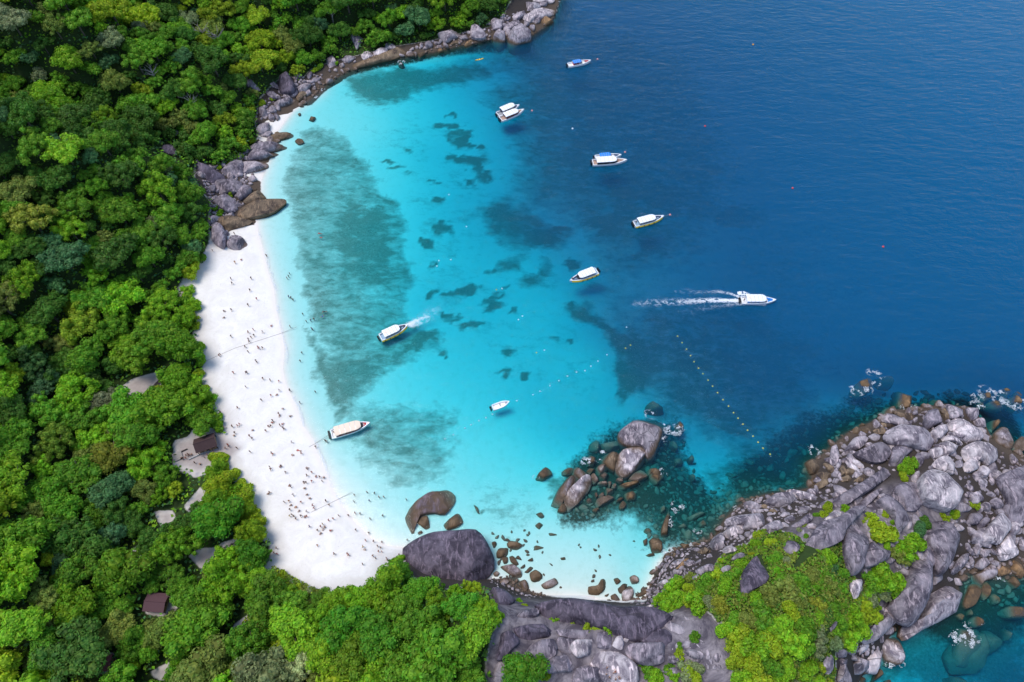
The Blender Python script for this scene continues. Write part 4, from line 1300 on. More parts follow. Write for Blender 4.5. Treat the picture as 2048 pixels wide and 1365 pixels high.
# leaf colours by sort of tree (real albedos)
GREENS = {'dark green': (0.058, 0.163, 0.019), 'mid green': (0.101, 0.270, 0.017), 'bright green': (0.162, 0.363, 0.016), 'yellow green': (0.252, 0.380, 0.017), 'olive green': (0.174, 0.237, 0.042), 'blue green': (0.065, 0.176, 0.058), 'grey green': (0.190, 0.242, 0.105)}
TREES, BUSH_THINGS = [], []       # (object, px, py, word, label)
tr = np.random.default_rng(5)


def put_tree(x, y, z, r, h, style, tone, px, py, label=None, col=None):
    e = bpy.data.objects.new('tree', None)
    COL.objects.link(e)
    e.location = (x, y, z)
    e.rotation_euler = (0, 0, tr.uniform(0, 6.28))
    me = CROWNS[style][tr.integers(4)]
    c = GREENS[tone] if col is None else col
    j = tr.uniform(.82, 1.2)
    c = [v * j * tr.uniform(.93, 1.07) for v in c]
    link('crown', me, e, loc=(0, 0, h * .42), scale=(r * .88, r * .88, r * tr.uniform(.8, 1.1)), color=c)
    link('trunk', TRUNKS[tr.integers(4)], e, loc=(0, 0, 0), scale=(h * .62, h * .62, h * .62))
    TREES.append((e, px, py, f"{'large ' if r > 6.6 else 'small ' if r < 3.6 else ''}{tone} {style} tree", label))
    return e


# trees that stand out in the photograph: centre of the crown seen, radius, height, style, colour, label
SPECIAL = [(45, 420, 7.5, 14, 'clumpy', (0.241, 0.312, 0.033), 'pale yellow green tree at the left edge below the ridge'), (150, 635, 8.0, 15, 'clumpy', (0.163, 0.284, 0.018), 'tall lumpy yellow green tree above the dark valley behind the beach'),
           (445, 228, 5.0, 10, 'clumpy', (0.213, 0.312, 0.017), 'bright yellow green tree on the slope behind the bay corner'), (355, 690, 7.5, 11, 'dense', (0.106, 0.270, 0.013), 'rounded bright green tree bulging onto the beach midway'),
           (250, 705, 7.0, 12, 'clumpy', (0.142, 0.270, 0.014), 'lumpy yellow green tree inland of the rounded bright tree'), (320, 815, 9.0, 11, 'dense', (0.142, 0.305, 0.015), 'broad light green tree beside the dark sandy clearing'),
           (398, 838, 4.6, 8, 'dense', (0.092, 0.234, 0.013), 'green tree on the beach edge just above the brown hut'), (345, 1085, 7.0, 11, 'clumpy', (0.106, 0.234, 0.013), 'clumpy round tree between the shaded sand paths'),
           (430, 1030, 7.5, 11, 'dense', (0.057, 0.213, 0.011), 'deep green tree between the path clearings and the beach'), (480, 1005, 5.0, 6, 'dense', (0.177, 0.305, 0.011), 'yellow green bushy tree along the beach edge below the hut'),
           (500, 1060, 4.5, 6, 'dense', (0.163, 0.298, 0.011), 'yellow green bushy tree at the southern bulge of the beach edge'), (500, 1105, 5.5, 8, 'dense', (0.064, 0.220, 0.013), 'round green tree beside the southern shaded sand'),
           (240, 1135, 8.0, 13, 'dense', (0.106, 0.263, 0.013), 'broad bright green tree above the purple brown roof'), (130, 1300, 9.0, 14, 'spreading', (0.064, 0.185, 0.024), 'broad dark green tree in the bottom left corner'),
           (380, 1260, 8.5, 12, 'dense', (0.092, 0.263, 0.013), 'broad green tree below the purple brown roof'), (210, 905, 6.5, 12, 'dense', (0.170, 0.220, 0.022), 'olive brown crowned tree inland of the brown hut'),
           (600, 1325, 5.0, 9, 'clumpy', (0.426, 0.511, 0.242), 'silvery white flowering tree at the bottom of the forest'), (755, 1270, 6.5, 10, 'dense', (0.078, 0.270, 0.018), 'vivid green round tree at the bottom behind the huge boulder'),
           (680, 1250, 6.5, 10, 'dense', (0.071, 0.263, 0.015), 'vivid green tree at the south end of the beach'), (800, 1145, 3.8, 6, 'dense', (0.064, 0.220, 0.013), 'round green bush like tree beside the huge dark boulder'),
           (840, 1180, 5.0, 8, 'dense', (0.078, 0.270, 0.015), 'vivid green tree under the huge dark boulder'), (925, 1210, 5.0, 8, 'dense', (0.071, 0.256, 0.018), 'vivid green tree near the pebble strip'),
           (1050, 1340, 5.5, 8, 'dense', (0.071, 0.248, 0.013), 'round green tree on the slabs at the bottom edge'), (700, 1100 + 220, 6, 9, 'dense', (0.114, 0.227, 0.013), 'olive tree at the bottom of the forest'),
           (95, 880, 7.0, 12, 'clumpy', (0.135, 0.256, 0.022), 'light green tree in the lower forest left of the hut'), (60, 720, 6.5, 11, 'feathery', (0.050, 0.142, 0.033), 'dark feathery tree near the left edge of the forest')]
bare = [(425, 62, 11), (398, 55, 9), (660, 20, 8), (300, 140, 8), (440, 1130, 6), (455, 1180, 6), (378, 200, 8), (215, 895, 7)]
BARE_LABELS = ['bare pale grey tree with spreading limbs on the far ridge', 'bare forked tree just left of the spreading bare tree', 'bare grey trunk in the far forest', 'leaning bare trunk on the slope', 'leafless tree beside the southern shaded sand',
               'leafless twisted tree below the southern sand', 'pale bare trunk lying across the slope behind the bay corner', 'thin bare tree inland of the brown hut']
placed = []
for (px, py, r, h, st, col, lab) in SPECIAL:
    x, y, z = spot(px, py, h * .8)
    put_tree(x, y, z, r, h, st, 'bright green', px, py, lab, col)
    placed.append((x, y, r))
for (px, py, h), lab in zip(bare, BARE_LABELS):
    x, y, z = spot(px, py, h * .9)
    e = bpy.data.objects.new('bare_tree', None)
    COL.objects.link(e)
    e.location = (x, y, z)
    rr = random.Random(int(px))
    m, mt = MB(), MB()
    mt.tube([(0, 0, -.5), (.3, .1, h * .5), (.2, .4, h * .72)], .32, .2, 6)
    for k in range(9):
        a, b = rr.uniform(0, 6.28), rr.uniform(.5, .75) * h
        L = rr.uniform(.28, .5) * h
        q1 = (.3 + L * .5 * math.cos(a), L * .5 * math.sin(a), b + L * .45)
        q2 = (.3 + L * math.cos(a + .3), L * math.sin(a + .3), b + L * .8)
        m.tube([(.25, .2, b), q1, q2], .13, .05, 5)
        m.tube([q1, (q1[0] + L * .3 * math.cos(a - .9), q1[1] + L * .3 * math.sin(a - .9), q1[2] + L * .4)], .07, .03, 4)
    link('trunk', mt.mesh('trunk', DEADWOOD), e)
    link('branches', m.mesh('branches', DEADWOOD), e)
    tag(e, lab, 'tree', 'bare trees')

clear_w = to_world(CLEAR_PX, 3.0)
ROCK_FREE = [(H0, rr) for H0, rr in []]
big_rocks = []
for (o, px, py, size, word, lab) in ROCK_THINGS:
    if size > 22:
        big_rocks.append((o.location.x, o.location.y, size * .42 / 5.5))
for px, py, rr in [(338, 306, 4.5), (712, 82, 4)]:
    x, y, z = spot(px, py + 4, 2)
    big_rocks.append((x, y - 3, rr))
big_rocks = np.array(big_rocks)
NC = 44000
cx = tr.uniform(-300, 30, NC)
cyy = tr.uniform(-40, 400, NC)
ok = inside(cx, cyy, FOREST)
cx, cyy = cx[ok], cyy[ok]
df = dist_poly(cx, cyy, FOREST)
dc = np.min([sdist(cx, cyy, p) * -1 for p in clear_w], axis=0)
zz = heights(cx, cyy)[0]
ppx, ppy = project(cx, cyy, zz + 6)
vis = (ppx > -260) & (ppx < 1500) & (ppy > -330) & (ppy < 1850)
order = tr.permutation(len(cx))
pts = []
grid = {}


def free(x, y, r, k=.80):
    gx, gy = int(x // 8), int(y // 8)
    for a in range(gx - 2, gx + 3):
        for b in range(gy - 2, gy + 3):
            for (x2, y2, r2) in grid.get((a, b), ()):
                if (x - x2) ** 2 + (y - y2) ** 2 < (k * (r + r2)) ** 2:
                    return False
    return True


for q in placed:
    grid.setdefault((int(q[0] // 8), int(q[1] // 8)), []).append(q)
for rad, frac, k in ((7.6, .16, .60), (6.2, .40, .56), (5.0, .8, .54), (3.9, 1.0, .54), (2.9, 1.0, .56)):
    for i in order:
        if not vis[i] or tr.random() > frac:
            continue
        if rad > 4.8 and cyy[i] > 140 and tr.random() < .86:
            continue
        r = rad * tr.uniform(.85, 1.15)
        if df[i] < r * .78 or dc[i] < r * .95:
            continue
        x, y = cx[i], cyy[i]
        if np.any(np.hypot(big_rocks[:, 0] - x, big_rocks[:, 1] - y) < big_rocks[:, 2] + r * .75):
            continue
        if free(x, y, r, k):
            grid.setdefault((int(x // 8), int(y // 8)), []).append((x, y, r))
            pts.append((x, y, zz[i], r, df[i], ppx[i], ppy[i]))
pts = [p for p in pts]


def sort_of(x, y, z, r, edge, py):
    n = float(fbm(np.array([x / 28 + 5]), np.array([y / 28]), 3)[0]) + tr.uniform(-.22, .22)
    if edge < 9 and py > 560:
        return tr.choice(['bright green', 'yellow green', 'mid green', 'bright green']), tr.choice(['dense', 'clumpy'])
    if py > 1130:
        return tr.choice(['bright green', 'mid green', 'mid green', 'olive green', 'yellow green', 'bright green', 'grey green'], p=[.28, .25, .17, .1, .1, .06, .04]), tr.choice(['dense', 'dense', 'clumpy', 'spreading'])
    if n < .37:
        return tr.choice(['dark green', 'dark green', 'blue green', 'mid green']), tr.choice(['dense', 'spreading', 'feathery'])
    if n < .55:
        return tr.choice(['mid green', 'mid green', 'dark green', 'olive green', 'grey green'], p=[.4, .25, .2, .1, .05]), tr.choice(['dense', 'clumpy', 'spreading', 'feathery'])
    return tr.choice(['bright green', 'mid green', 'yellow green', 'olive green'], p=[.35, .4, .17, .08]), tr.choice(['dense', 'clumpy', 'clumpy', 'spreading'])


def seen(p):
    d = p[1] * CP + (CAM_H - p[2]) * SP
    inn = -20 < p[5] < 2060 and -30 < p[6] < 1400
    return p[3] / d if inn else 0


pts.sort(key=lambda p: -seen(p))
n_ind = 296 - len(TREES) - len(bare)
mass_V, mass_F4, mass_F3, mass_C, base = [], [], [], [], 0
for i, (x, y, z, r, edge, px, py) in enumerate(pts):
    tone, style = sort_of(x, y, z, r, edge, py)
    h = max(2.2, r * 1.55) * tr.uniform(.9, 1.15) * (.72 if edge < 8 else 1.0)
    if i < n_ind:
        put_tree(x, y, z, r, h, style, tone, px, py)
    else:
        V, F = RAW[style][tr.integers(2)]
        a = tr.uniform(0, 6.28)
        ca, sa = math.cos(a), math.sin(a)
        W = np.stack([(V[:, 0] * ca - V[:, 1] * sa) * r * .9 + x, (V[:, 0] * sa + V[:, 1] * ca) * r * .9 + y, V[:, 2] * r + z + h * .42], -1)
        j = tr.uniform(.8, 1.2)
        mass_V.append(W)
        mass_C.append(np.tile(np.array([*[c * j for c in GREENS[tone]], 1]), (len(W), 1)))
        mass_F4.append(F[0] + base)
        mass_F3.append(F[1] + base)
        base += len(W)
print('trees', len(pts), 'SEEN', sum(1 for p in pts if seen(p) > 0), 'single', n_ind, 'mass verts', base)
if mass_V:
    me = mesh_np('distant_forest', np.concatenate(mass_V), [np.concatenate(mass_F4), np.concatenate(mass_F3)])
    me.attributes.new('leafcol', 'FLOAT_COLOR', 'POINT').data.foreach_set('color', np.concatenate(mass_C).astype(np.float32).ravel())
    o = link('forest', me, mat=LEAF_MASS)
    tag(o, 'mass of smaller and farther tree crowns filling the forest', 'forest', kind='stuff')

# low growth under and between the trees
def ground_cover(name, polys, n, zoff, size, cols, label, avoid=None, seed=1, hump=0.0):
    r = np.random.default_rng(seed)
    X, Y = [], []
    for p in polys:
        xa, ya = zip(*p)
        lo, hi = (max(min(xa), -215), max(min(ya), -40)), (min(max(xa), 190), min(max(ya), 345))
        x, y = r.uniform(lo[0], hi[0], n * 2), r.uniform(lo[1], hi[1], n * 2)
        k = inside(x, y, p)
        X.append(x[k][:n])
        Y.append(y[k][:n])
    X, Y = np.concatenate(X), np.concatenate(Y)
    Z = heights(X, Y)[0]
    qx, qy = project(X, Y, Z + .6)
    k = np.ones(len(X), bool)
    for p, rec in zip(rocks_px, ROCK_THINGS):
        if rec[3] > 16:
            a = np.array(p)
            m = (qx > a[:, 0].min()) & (qx < a[:, 0].max()) & (qy > a[:, 1].min()) & (qy < a[:, 1].max())
            if m.any():
                k[np.where(m)[0][inside(qx[m], qy[m], p)]] = False
    X, Y = X[k], Y[k]
    if avoid:
        for a in avoid:
            k = ~inside(X, Y, a)
            X, Y = X[k], Y[k]
    Z = heights(X, Y)[0]
    px, py = project(X, Y, Z)
    k = (px > -150) & (px < 2200) & (py > -100) & (py < 1850)
    X, Y, Z = X[k], Y[k], Z[k]
    hum = hump * fbm(X / 3.2, Y / 3.2, 3)
    p = np.stack([X, Y, Z + hum + r.uniform(*zoff, len(X))], -1)
    nrm = r.normal(size=p.shape) * .5 + (0, 0, 1)
    if hump:
        e = .4
        nrm[:, 0] -= (fbm((X + e) / 3.2, Y / 3.2, 3) - fbm((X - e) / 3.2, Y / 3.2, 3)) * hump / (2 * e)
        nrm[:, 1] -= (fbm(X / 3.2, (Y + e) / 3.2, 3) - fbm(X / 3.2, (Y - e) / 3.2, 3)) * hump / (2 * e)
    nrm /= np.linalg.norm(nrm, axis=1)[:, None]
    u = np.cross(nrm, r.normal(size=p.shape))
    u /= np.linalg.norm(u, axis=1)[:, None]
    v = np.cross(nrm, u)
    s = (size * r.uniform(.6, 1.4, len(p)))[:, None]
    V = np.stack([p - u * s, p - v * s * .65 + nrm * s * .25, p + u * s, p + v * s * .65 + nrm * s * .25], 1).reshape(-1, 3)
    me = mesh_np(name, V, [np.arange(len(V)).reshape(-1, 4)])
    n1 = fbm(X / 7 + 31, Y / 7, 3) + r.uniform(-.18, .18, len(X))
    c = np.array([cols[min(len(cols) - 1, max(0, int((q - .2) / .6 * len(cols))))] for q in n1]) * r.uniform(.8, 1.2, (len(X), 1))
    c = np.repeat(np.column_stack([c, np.ones(len(c))]), 4, axis=0)
    me.attributes.new('leafcol', 'FLOAT_COLOR', 'POINT').data.foreach_set('color', c.astype(np.float32).ravel())
    o = link(name, me, mat=LEAF_MASS)
    tag(o, label, 'undergrowth', kind='stuff')


G = GREENS
GREEN = to_world([GREEN_PX], 9.0)[0]
ground_cover('undergrowth', [FOREST], 60000, (.1, 2.2), .55, [G['dark green'], G['mid green'], G['blue green'], G['bright green']], 'low green undergrowth covering the ground beneath the forest', clear_w, 2, 1.0)
ground_cover('undergrowth', [GREEN], 56000, (.1, .6), .36, [G['dark green'], G['olive green'], (.10, .17, .014), G['mid green'], (.16, .22, .03)], 'olive green scrub covering the slope of the rocky headland', [clear_w[-1]], 3, .7)
sx_, sy_ = [], []
SAVANNA = to_world([P("545,1130 640,1185 690,1200 640,1290 560,1320 480,1330 470,1270 510,1210")], 5)
ground_cover('undergrowth', SAVANNA, 9000, (.1, .8), .32, [G['olive green'], (.09, .15, .012), G['yellow green'], (.12, .17, .03)], 'light green brush along the south edge of the beach', None, 4, 1.6)

# bushes of the headland and the beach edges, each its own
BUSH_SPOTS = "1765,1062,6.0,y 1742,1040,2.4,y 1790,1045,4.2,b 1775,1090,4.0,b 1760,1105,2.6,o 1815,938,4.4,b 1808,952,3.4,y 1822,925,2.4,b 1840,1060,3.2,u 1852,1042,3,d 1828,1080,4.0,b 1815,1095,3.6,b 1835,1110,3.8,b 1800,1110,3.0,o 1760,1150,4.4,b 1790,1165,4.6,b 1740,1165,3.4,m 1730,1190,3.6,b 1800,1180,3.2,d 1765,1185,2.6,g 1648,1030,3.2,y 1655,1016,3.0,y 1632,1030,2.0,m 1690,1018,2.0,b 1600,1062,2.8,g 1612,1075,2.0,m 1608,1052,2.6,o 1520,1070,3.0,y 1515,1088,2.6,b 1545,1085,2.8,y 1560,1100,3.2,y 1530,1105,2.4,b 1548,1120,3.0,m 1575,1125,3.0,g 1585,1105,2.4,y 1480,1130,3.0,b 1478,1145,2.8,b 1465,1155,2.6,m 1440,1155,2.2,y 1420,1165,2.4,m 1450,1175,3.0,b 1350,1180,3.6,b 1335,1200,3.2,b 1365,1195,3.4,b 1390,1195,3.6,y 1380,1175,2.4,y 1345,1215,3.4,b 1395,1210,3.2,b 1420,1205,3.0,g 1405,1180,2.8,m 1500,1180,4.0,b 1480,1195,3.4,m 1515,1205,3.2,b 1540,1190,3.0,o 1640,1105,3.4,b 1660,1115,3.6,b 1620,1125,3.6,m 1665,1135,2.6,u 1690,1165,3.4,o 1680,1145,2.8,m 1710,1205,3.8,y 1725,1220,3.6,y 1745,1235,3.2,y 1700,1235,3.4,b 1715,1255,3.6,b 1690,1270,3.6,b 1670,1250,3.2,m 1735,1195,3.0,g 1715,1185,2.8,g 1630,1210,2.6,w 1600,1170,3.2,m 1580,1185,3.6,o 1560,1165,3.2,m 1440,1210,2.4,w 1610,1250,4.2,m 1585,1225,3.8,y 1560,1250,4.0,b 1530,1240,3.8,m 1500,1240,3.8,o 1470,1240,3.6,m 1450,1260,3.6,b 1480,1280,3.6,y 1510,1290,4.0,b 1545,1290,4.0,y 1580,1280,4.0,b 1610,1300,3.8,m 1635,1280,3.4,g 1640,1330,3.6,y 1610,1340,3.8,b 1575,1330,4.0,b 1540,1330,3.8,m 1505,1330,3.8,y 1475,1320,3.2,y 1560,1355,3.8,b 1520,1360,3.6,y 1490,1358,3.4,b 1630,1360,3.4,b 1660,1200,3.4,m 1650,1165,3.2,m 1625,1150,3.6,o 1655,1180,3.2,o 1635,1240,3.2,b 1890,1035,1.7,y 1912,1030,1.9,y 1905,1025,1.5,b 1950,1010,1.6,y 1770,1030,2.4,y 1125,1230,3.2,y 1140,1238,2.4,y 1112,1240,2.6,b 1155,1245,2.0,y 1225,1255,2.0,b 1218,1265,1.8,b 1230,1265,1.6,b 1175,1258,1.3,y 1195,1258,1.2,y 1040,1205,1.6,b 1048,1212,1.4,y 1300,1345,3.2,m 1315,1355,3.4,b 1340,1340,3.0,m 1345,1350,2.8,b 1365,1330,2.6,y 1375,1345,2.6,g 1395,1335,2.4,g 1360,1310,2.0,y 1385,1350,2.6,y 1360,1292,1.5,m 1390,1275,1.3,m 1090,1350,3.0,y 432,915,3.2,y 447,912,2.6,y 440,925,2.4,y 465,950,3.6,y 478,968,3.4,y 450,935,2.6,y 490,985,3.2,y 495,1020,3.0,y 505,1040,3.0,y 515,1050,2.8,y 380,635,3.0,y 388,650,2.2,y 385,610,3.2,b 375,585,3.2,b 365,600,3.6,m 398,690,2.8,b 400,720,3.0,b 395,745,2.6,y 415,795,3.2,b 410,780,2.8,y 435,850,3.0,b 430,835,2.6,b 375,545,3.4,y 400,515,3.4,m 385,530,2.8,y 505,282,2.6,y 488,296,2.6,y 460,325,2.4,y 440,335,3.2,y 455,318,2.0,y 430,415,3.0,b 440,425,2.6,b 405,417,3.0,m 460,392,1.8,y 525,205,2.6,y 545,198,1.8,y 640,132,2.4,b 672,126,1.4,b 630,140,1.8,y 800,1118,3.0,b 790,1135,3.0,b 795,1165,2.8,b 775,1150,2.2,y 960,1185,3.2,g 955,1205,2.6,g 985,1215,2.6,y 1000,1235,2.6,b 560,1155,2.4,y 600,1178,2.2,y 625,1190,2.2,g 650,1195,2.6,y 580,1180,2.4,g 700,1190,3.0,b 720,1188,2.6,b 740,1185,2.4,m"
CODE = {'y': 'yellow green', 'b': 'bright green', 'm': 'mid green', 'o': 'olive green', 'd': 'dark green', 'u': 'blue green', 'g': 'grey green', 'w': 'dry yellow'}
G2 = dict(GREENS, **{'dry yellow': (.22, .26, .025)})
for s in BUSH_SPOTS.split():
    a, b, r, c = s.split(',')
    px, py, r = float(a), float(b), float(r)
    for p, rec in zip(rocks_px, ROCK_THINGS):
        if rec[3] > 20:
            dd = float(dist_poly(np.array([px]), np.array([py]), p)[0])
            if inside(px, py, p):
                r = min(r, 1.6)
            elif dd < r * 6:
                r = max(1.5, min(r, dd / 5.2))
    x, y, z = spot(px, py, r * .5)
    j = tr.uniform(.85, 1.15)
    o = link('bush', BUSHES[tr.integers(6)], loc=(x, y, z + .02 * r), rotz=tr.uniform(0, 6.28), scale=(r * 1.12, r * 1.06, r * tr.uniform(1.0, 1.45)), color=[v * j for v in G2[CODE[c]]])
    BUSH_THINGS.append((o, px, py, ('big ' if r > 3.7 else 'tiny ' if r < 2 else '') + CODE[c] + ' bush', None))
taken = [(b[0].location.x, b[0].location.y, b[0].scale[0]) for b in BUSH_THINGS]
bb = np.random.default_rng(77)
ga = np.array(GREEN)
for _ in range(5000):
    if len(BUSH_THINGS) >= 298:
        break
    x, y = bb.uniform(ga[:, 0].min(), ga[:, 0].max()), bb.uniform(max(ga[:, 1].min(), 12), ga[:, 1].max())
    r = bb.uniform(1.3, 3.6)
    if not inside(x, y, GREEN) or any((x - a) ** 2 + (y - b) ** 2 < (.62 * (r + c)) ** 2 for a, b, c in taken):
        continue
    z = hz(x, y)
    px, py = [float(v) for v in project(x, y, z + 1)]
    if py > 1380 or any(rec[3] > 16 and float(sdist(np.array([px]), np.array([py]), p)[0]) > -r * 4.2 for p, rec in zip(rocks_px, ROCK_THINGS)):
        continue
    taken.append((x, y, r))
    tone = str(bb.choice(['mid green', 'bright green', 'yellow green', 'olive green', 'dark green', 'grey green'], p=[.26, .24, .18, .16, .10, .06]))
    o = link('bush', BUSHES[bb.integers(6)], loc=(x, y, z), rotz=bb.uniform(0, 6.28), scale=(r, r * bb.uniform(.8, 1.1), r * bb.uniform(.9, 1.35)), color=[v * bb.uniform(.8, 1.15) for v in GREENS[tone]])
    BUSH_THINGS.append((o, px, py, ('big ' if r > 3.1 else 'tiny ' if r < 1.8 else '') + tone + ' bush', None))
print('bushes', len(BUSH_THINGS))
# ------------------------------------------------------------------ boats
WHITE = plain('white_gelcoat', (.80, .80, .80), .35, .5, var=.03)
CREAM = plain('cream_canvas', (.78, .62, .48), .7, .2, var=.05)
YELLOW = plain('yellow_paint', (.72, .50, .03), .4, var=.1)
BLUE = plain('blue_canvas', (.012, .20, .62), .6, var=.1)
PALEBLUE = plain('pale_blue_vinyl', (.28, .42, .56), .6)
NAVY = plain('navy_vinyl', (.02, .035, .09), .5)
BLACK = plain('black_cowl', (.014, .014, .018), .35)
REDV = plain('red_vinyl', (.42, .02, .03), .5)
MAROON = plain('maroon_panel', (.16, .03, .03), .5)
GREYDK = plain('grey_deck', (.30, .31, .34), .7)
TEAK = plain('tan_deck', (.42, .28, .22), .7, var=.2)
GLASSD = plain('tinted_glass', (.02, .025, .035), .1, .6)
STEEL = plain('steel_tube', (.55, .55, .58), .3, metal=.6)


def stations(L, B, n=17):
    out = []
    for i in range(n):
        u = i / (n - 1)
        hb = B / 2 * (1 if u < .42 else max(.012, 1 - ((u - .42) / .58) ** 2.3)) * (.93 + .07 * min(1, u / .2))
        out.append((u * L, hb, 1.0 + .45 * u ** 2.2, u))
    return out


def boat(px, py, qx, qy, L, B, kind, label, group=None):
    """Built from the stern (px, py) towards the bow (qx, qy)."""
    x0, y0 = [float(v) for v in ground(px, py, .5)]
    x1, y1 = [float(v) for v in ground(qx, qy, .9)]
    Lp = math.hypot(x1 - x0, y1 - y0)
    L = Lp if L is None else L
    e = bpy.data.objects.new(kind.get('name', 'speedboat'), None)
    COL.objects.link(e)
    e.location = (x0, y0, 0)
    e.rotation_euler = (0, 0, math.atan2(y1 - y0, x1 - x0))
    tag(e, label, 'speedboat' if kind.get('name', 'speedboat') == 'speedboat' else kind['cat'], group)
    S = stations(L, B)
    hull, deck, band = MB(), MB(), MB()
    rows, drow, brow = [], [], []
    rim = .26
    for (x, hb, sh, u) in S:
        rake = .5 * max(0, (u - .8) / .2)
        ib = max(.004, hb - rim)
        ch = hb * .86
        row = [(x - rake * 1.6, 0, -.55), (x - rake * .8, ch, .02), (x - rake * .2, hb, sh * .62), (x, hb * 1.01, sh), (x, ib, sh + .02), (x, ib, sh * .35 + .12)]
        rows.append(row)
        drow.append((x, ib + .01, sh * .35 + .14))
        brow.append((x, hb, ch, sh, rake))
    for sgn in (1, -1):
        v = [(p[0], p[1] * sgn, p[2]) for r_ in rows for p in r_]
        m = len(rows[0])
        f = []
        for i in range(len(rows) - 1):
            for k in range(m - 1):
                q = (i * m + k, (i + 1) * m + k, (i + 1) * m + k + 1, i * m + k + 1)
                f.append(q if sgn < 0 else q[::-1])
        hull.add(v, f)
        vb, fb = [], []
        for (x, hb, ch, sh, rake) in brow:
            vb += [(x - rake * .6, (hb * .97 + .04) * sgn, .10), (x - rake * .3, (hb + .30) * sgn, sh * .34), (x - rake * .2, (hb + .26) * sgn, sh * .66), (x - rake * .1, (hb - .02) * sgn, sh * .90)]
        for i in range(len(brow) - 2):
            for k in range(3):
                q = (i * 4 + k, (i + 1) * 4 + k, (i + 1) * 4 + k + 1, i * 4 + k + 1)
                fb.append(q if sgn < 0 else q[::-1])
        band.add(vb, fb)
    s0 = S[0]
    hull.add([(0, -s0[1], s0[2]), (0, s0[1], s0[2]), (0, s0[1] * .86, 0), (0, 0, -.55), (0, -s0[1] * .86, 0)], [(0, 1, 2, 3, 4)])
    hull.add([(.02, -s0[1] + .2, s0[2]), (.02, s0[1] - .2, s0[2]), (.3, s0[1] - .2, s0[2]), (.3, -s0[1] + .2, s0[2])], [(3, 2, 1, 0)])
    v, f = [], []
    for (x, ib, z) in drow:
        v += [(x, ib, z), (x, -ib, z)]
    for i in range(len(drow) - 1):
        f.append((2 * i, 2 * i + 1, 2 * i + 3, 2 * i + 2))
    deck.add(v, f)
    link('hull', hull.mesh('hull', kind.get('hull', WHITE), True), e)
    link('deck', deck.mesh('deck', kind.get('deck', GREYDK)), e)
    if kind.get('band'):
        link('side_band', band.mesh('side_band', kind['band'], True), e)
    # outboard motors
    for k in range(kind.get('motors', 3)):
        n = kind.get('motors', 3)
        yy = (k - (n - 1) / 2) * .72
        m = MB().box(-.95, -.25, yy - .24, yy + .24, .75, 1.45, .09).box(-.75, -.35, yy - .1, yy + .1, -.45, .78)
        link('outboard_motor', m.mesh('outboard_motor', BLACK), e)
    if kind.get('fenders'):
        for sgn in (-1, 1):
            for u in (.10, .27, .43, .60):
                hb = np.interp(u * L, [s[0] for s in S], [s[1] for s in S])
                m = MB().box(u * L - .12, u * L + .12, sgn * hb + (.1 if sgn > 0 else -.40), sgn * hb + (.40 if sgn > 0 else -.1), .12, .98, .03)
                link('fender', m.mesh('fender', BLACK), e)
    a, b = kind.get('roof_span', (.12, .68))
    if kind.get('roof'):
        rz = kind.get('rz', 2.3)
        rw = B / 2 * kind.get('rw', .92)
        m = MB()
        nx, nyy = 14, 9
        v = []
        for i in range(nx + 1):
            u = i / nx
            w = rw * (1 - .42 * max(0, (u - .78) / .22) ** 2)
            for k in range(nyy + 1):
                t = k / nyy * 2 - 1
                zz = rz + .22 * (1 - t * t) - .10 * max(0, (u - .8) / .2) ** 2
                v.append((a * L + (b - a) * L * u, w * t, zz))
        f = [(i * (nyy + 1) + k, (i + 1) * (nyy + 1) + k, (i + 1) * (nyy + 1) + k + 1, i * (nyy + 1) + k + 1) for i in range(nx) for k in range(nyy)]
        nb = len(v)
        v += [(p[0], p[1], p[2] - .14) for p in v]
        f += [tuple(nb + q for q in reversed(g)) for g in f]
        edge = [i * (nyy + 1) for i in range(nx + 1)] + [nx * (nyy + 1) + k for k in range(1, nyy + 1)] + [i * (nyy + 1) + nyy for i in range(nx - 1, -1, -1)] + [k for k in range(nyy - 1, 0, -1)]
        for p, q in zip(edge, edge[1:] + edge[:1]):
            f.append((q, p, p + nb, q + nb))
        m.add(v, f)
        rf_ = link('roof', m.mesh('roof', kind['roof'], True), e)
        if kind.get('hatch'):
            hx = a * L + (b - a) * L * .16
            link('roof_hatch', MB().box(hx - .5, hx + .5, -.45, .45, rz + .2, rz + .27, .03).mesh('roof_hatch', kind['hatch']), rf_)
        for u in (.2, .4, .6, .8):
            xx = a * L + (b - a) * L * u
            ws = rw * (1 - .42 * max(0, (u - .78) / .22) ** 2) - .02
            ts = [k / 6 * 2 - 1 for k in range(7)]
            seam = MB()
            v = [(xx + dx, ws * t, rz + .22 * (1 - (t * ws / rw) ** 2) + dz - .10 * max(0, (u - .8) / .2) ** 2) for t in ts for dx, dz in ((-.06, 0), (-.03, .05), (.03, .05), (.06, 0))]
            seam.add(v, [(i * 4 + k, i * 4 + k + 1, i * 4 + k + 5, i * 4 + k + 4) for i in range(6) for k in range(3)])
            link('seam', seam.mesh('seam', GREYDK if kind['roof'] is WHITE else STEEL), rf_)
        for sgn in (-1, 1):
            for u in (.02, .34, .66, .92):
                xx = a * L + (b - a) * L * u
                hb = np.interp(xx, [s[0] for s in S], [s[1] for s in S]) - .14
                top = rw * (1 - .42 * max(0, (u - .78) / .22) ** 2) - .06
                link('roof_post', MB().tube([(xx, sgn * hb, .85), (xx, sgn * top, rz - .1)], .045, n=5).mesh('roof_post', STEEL), e)
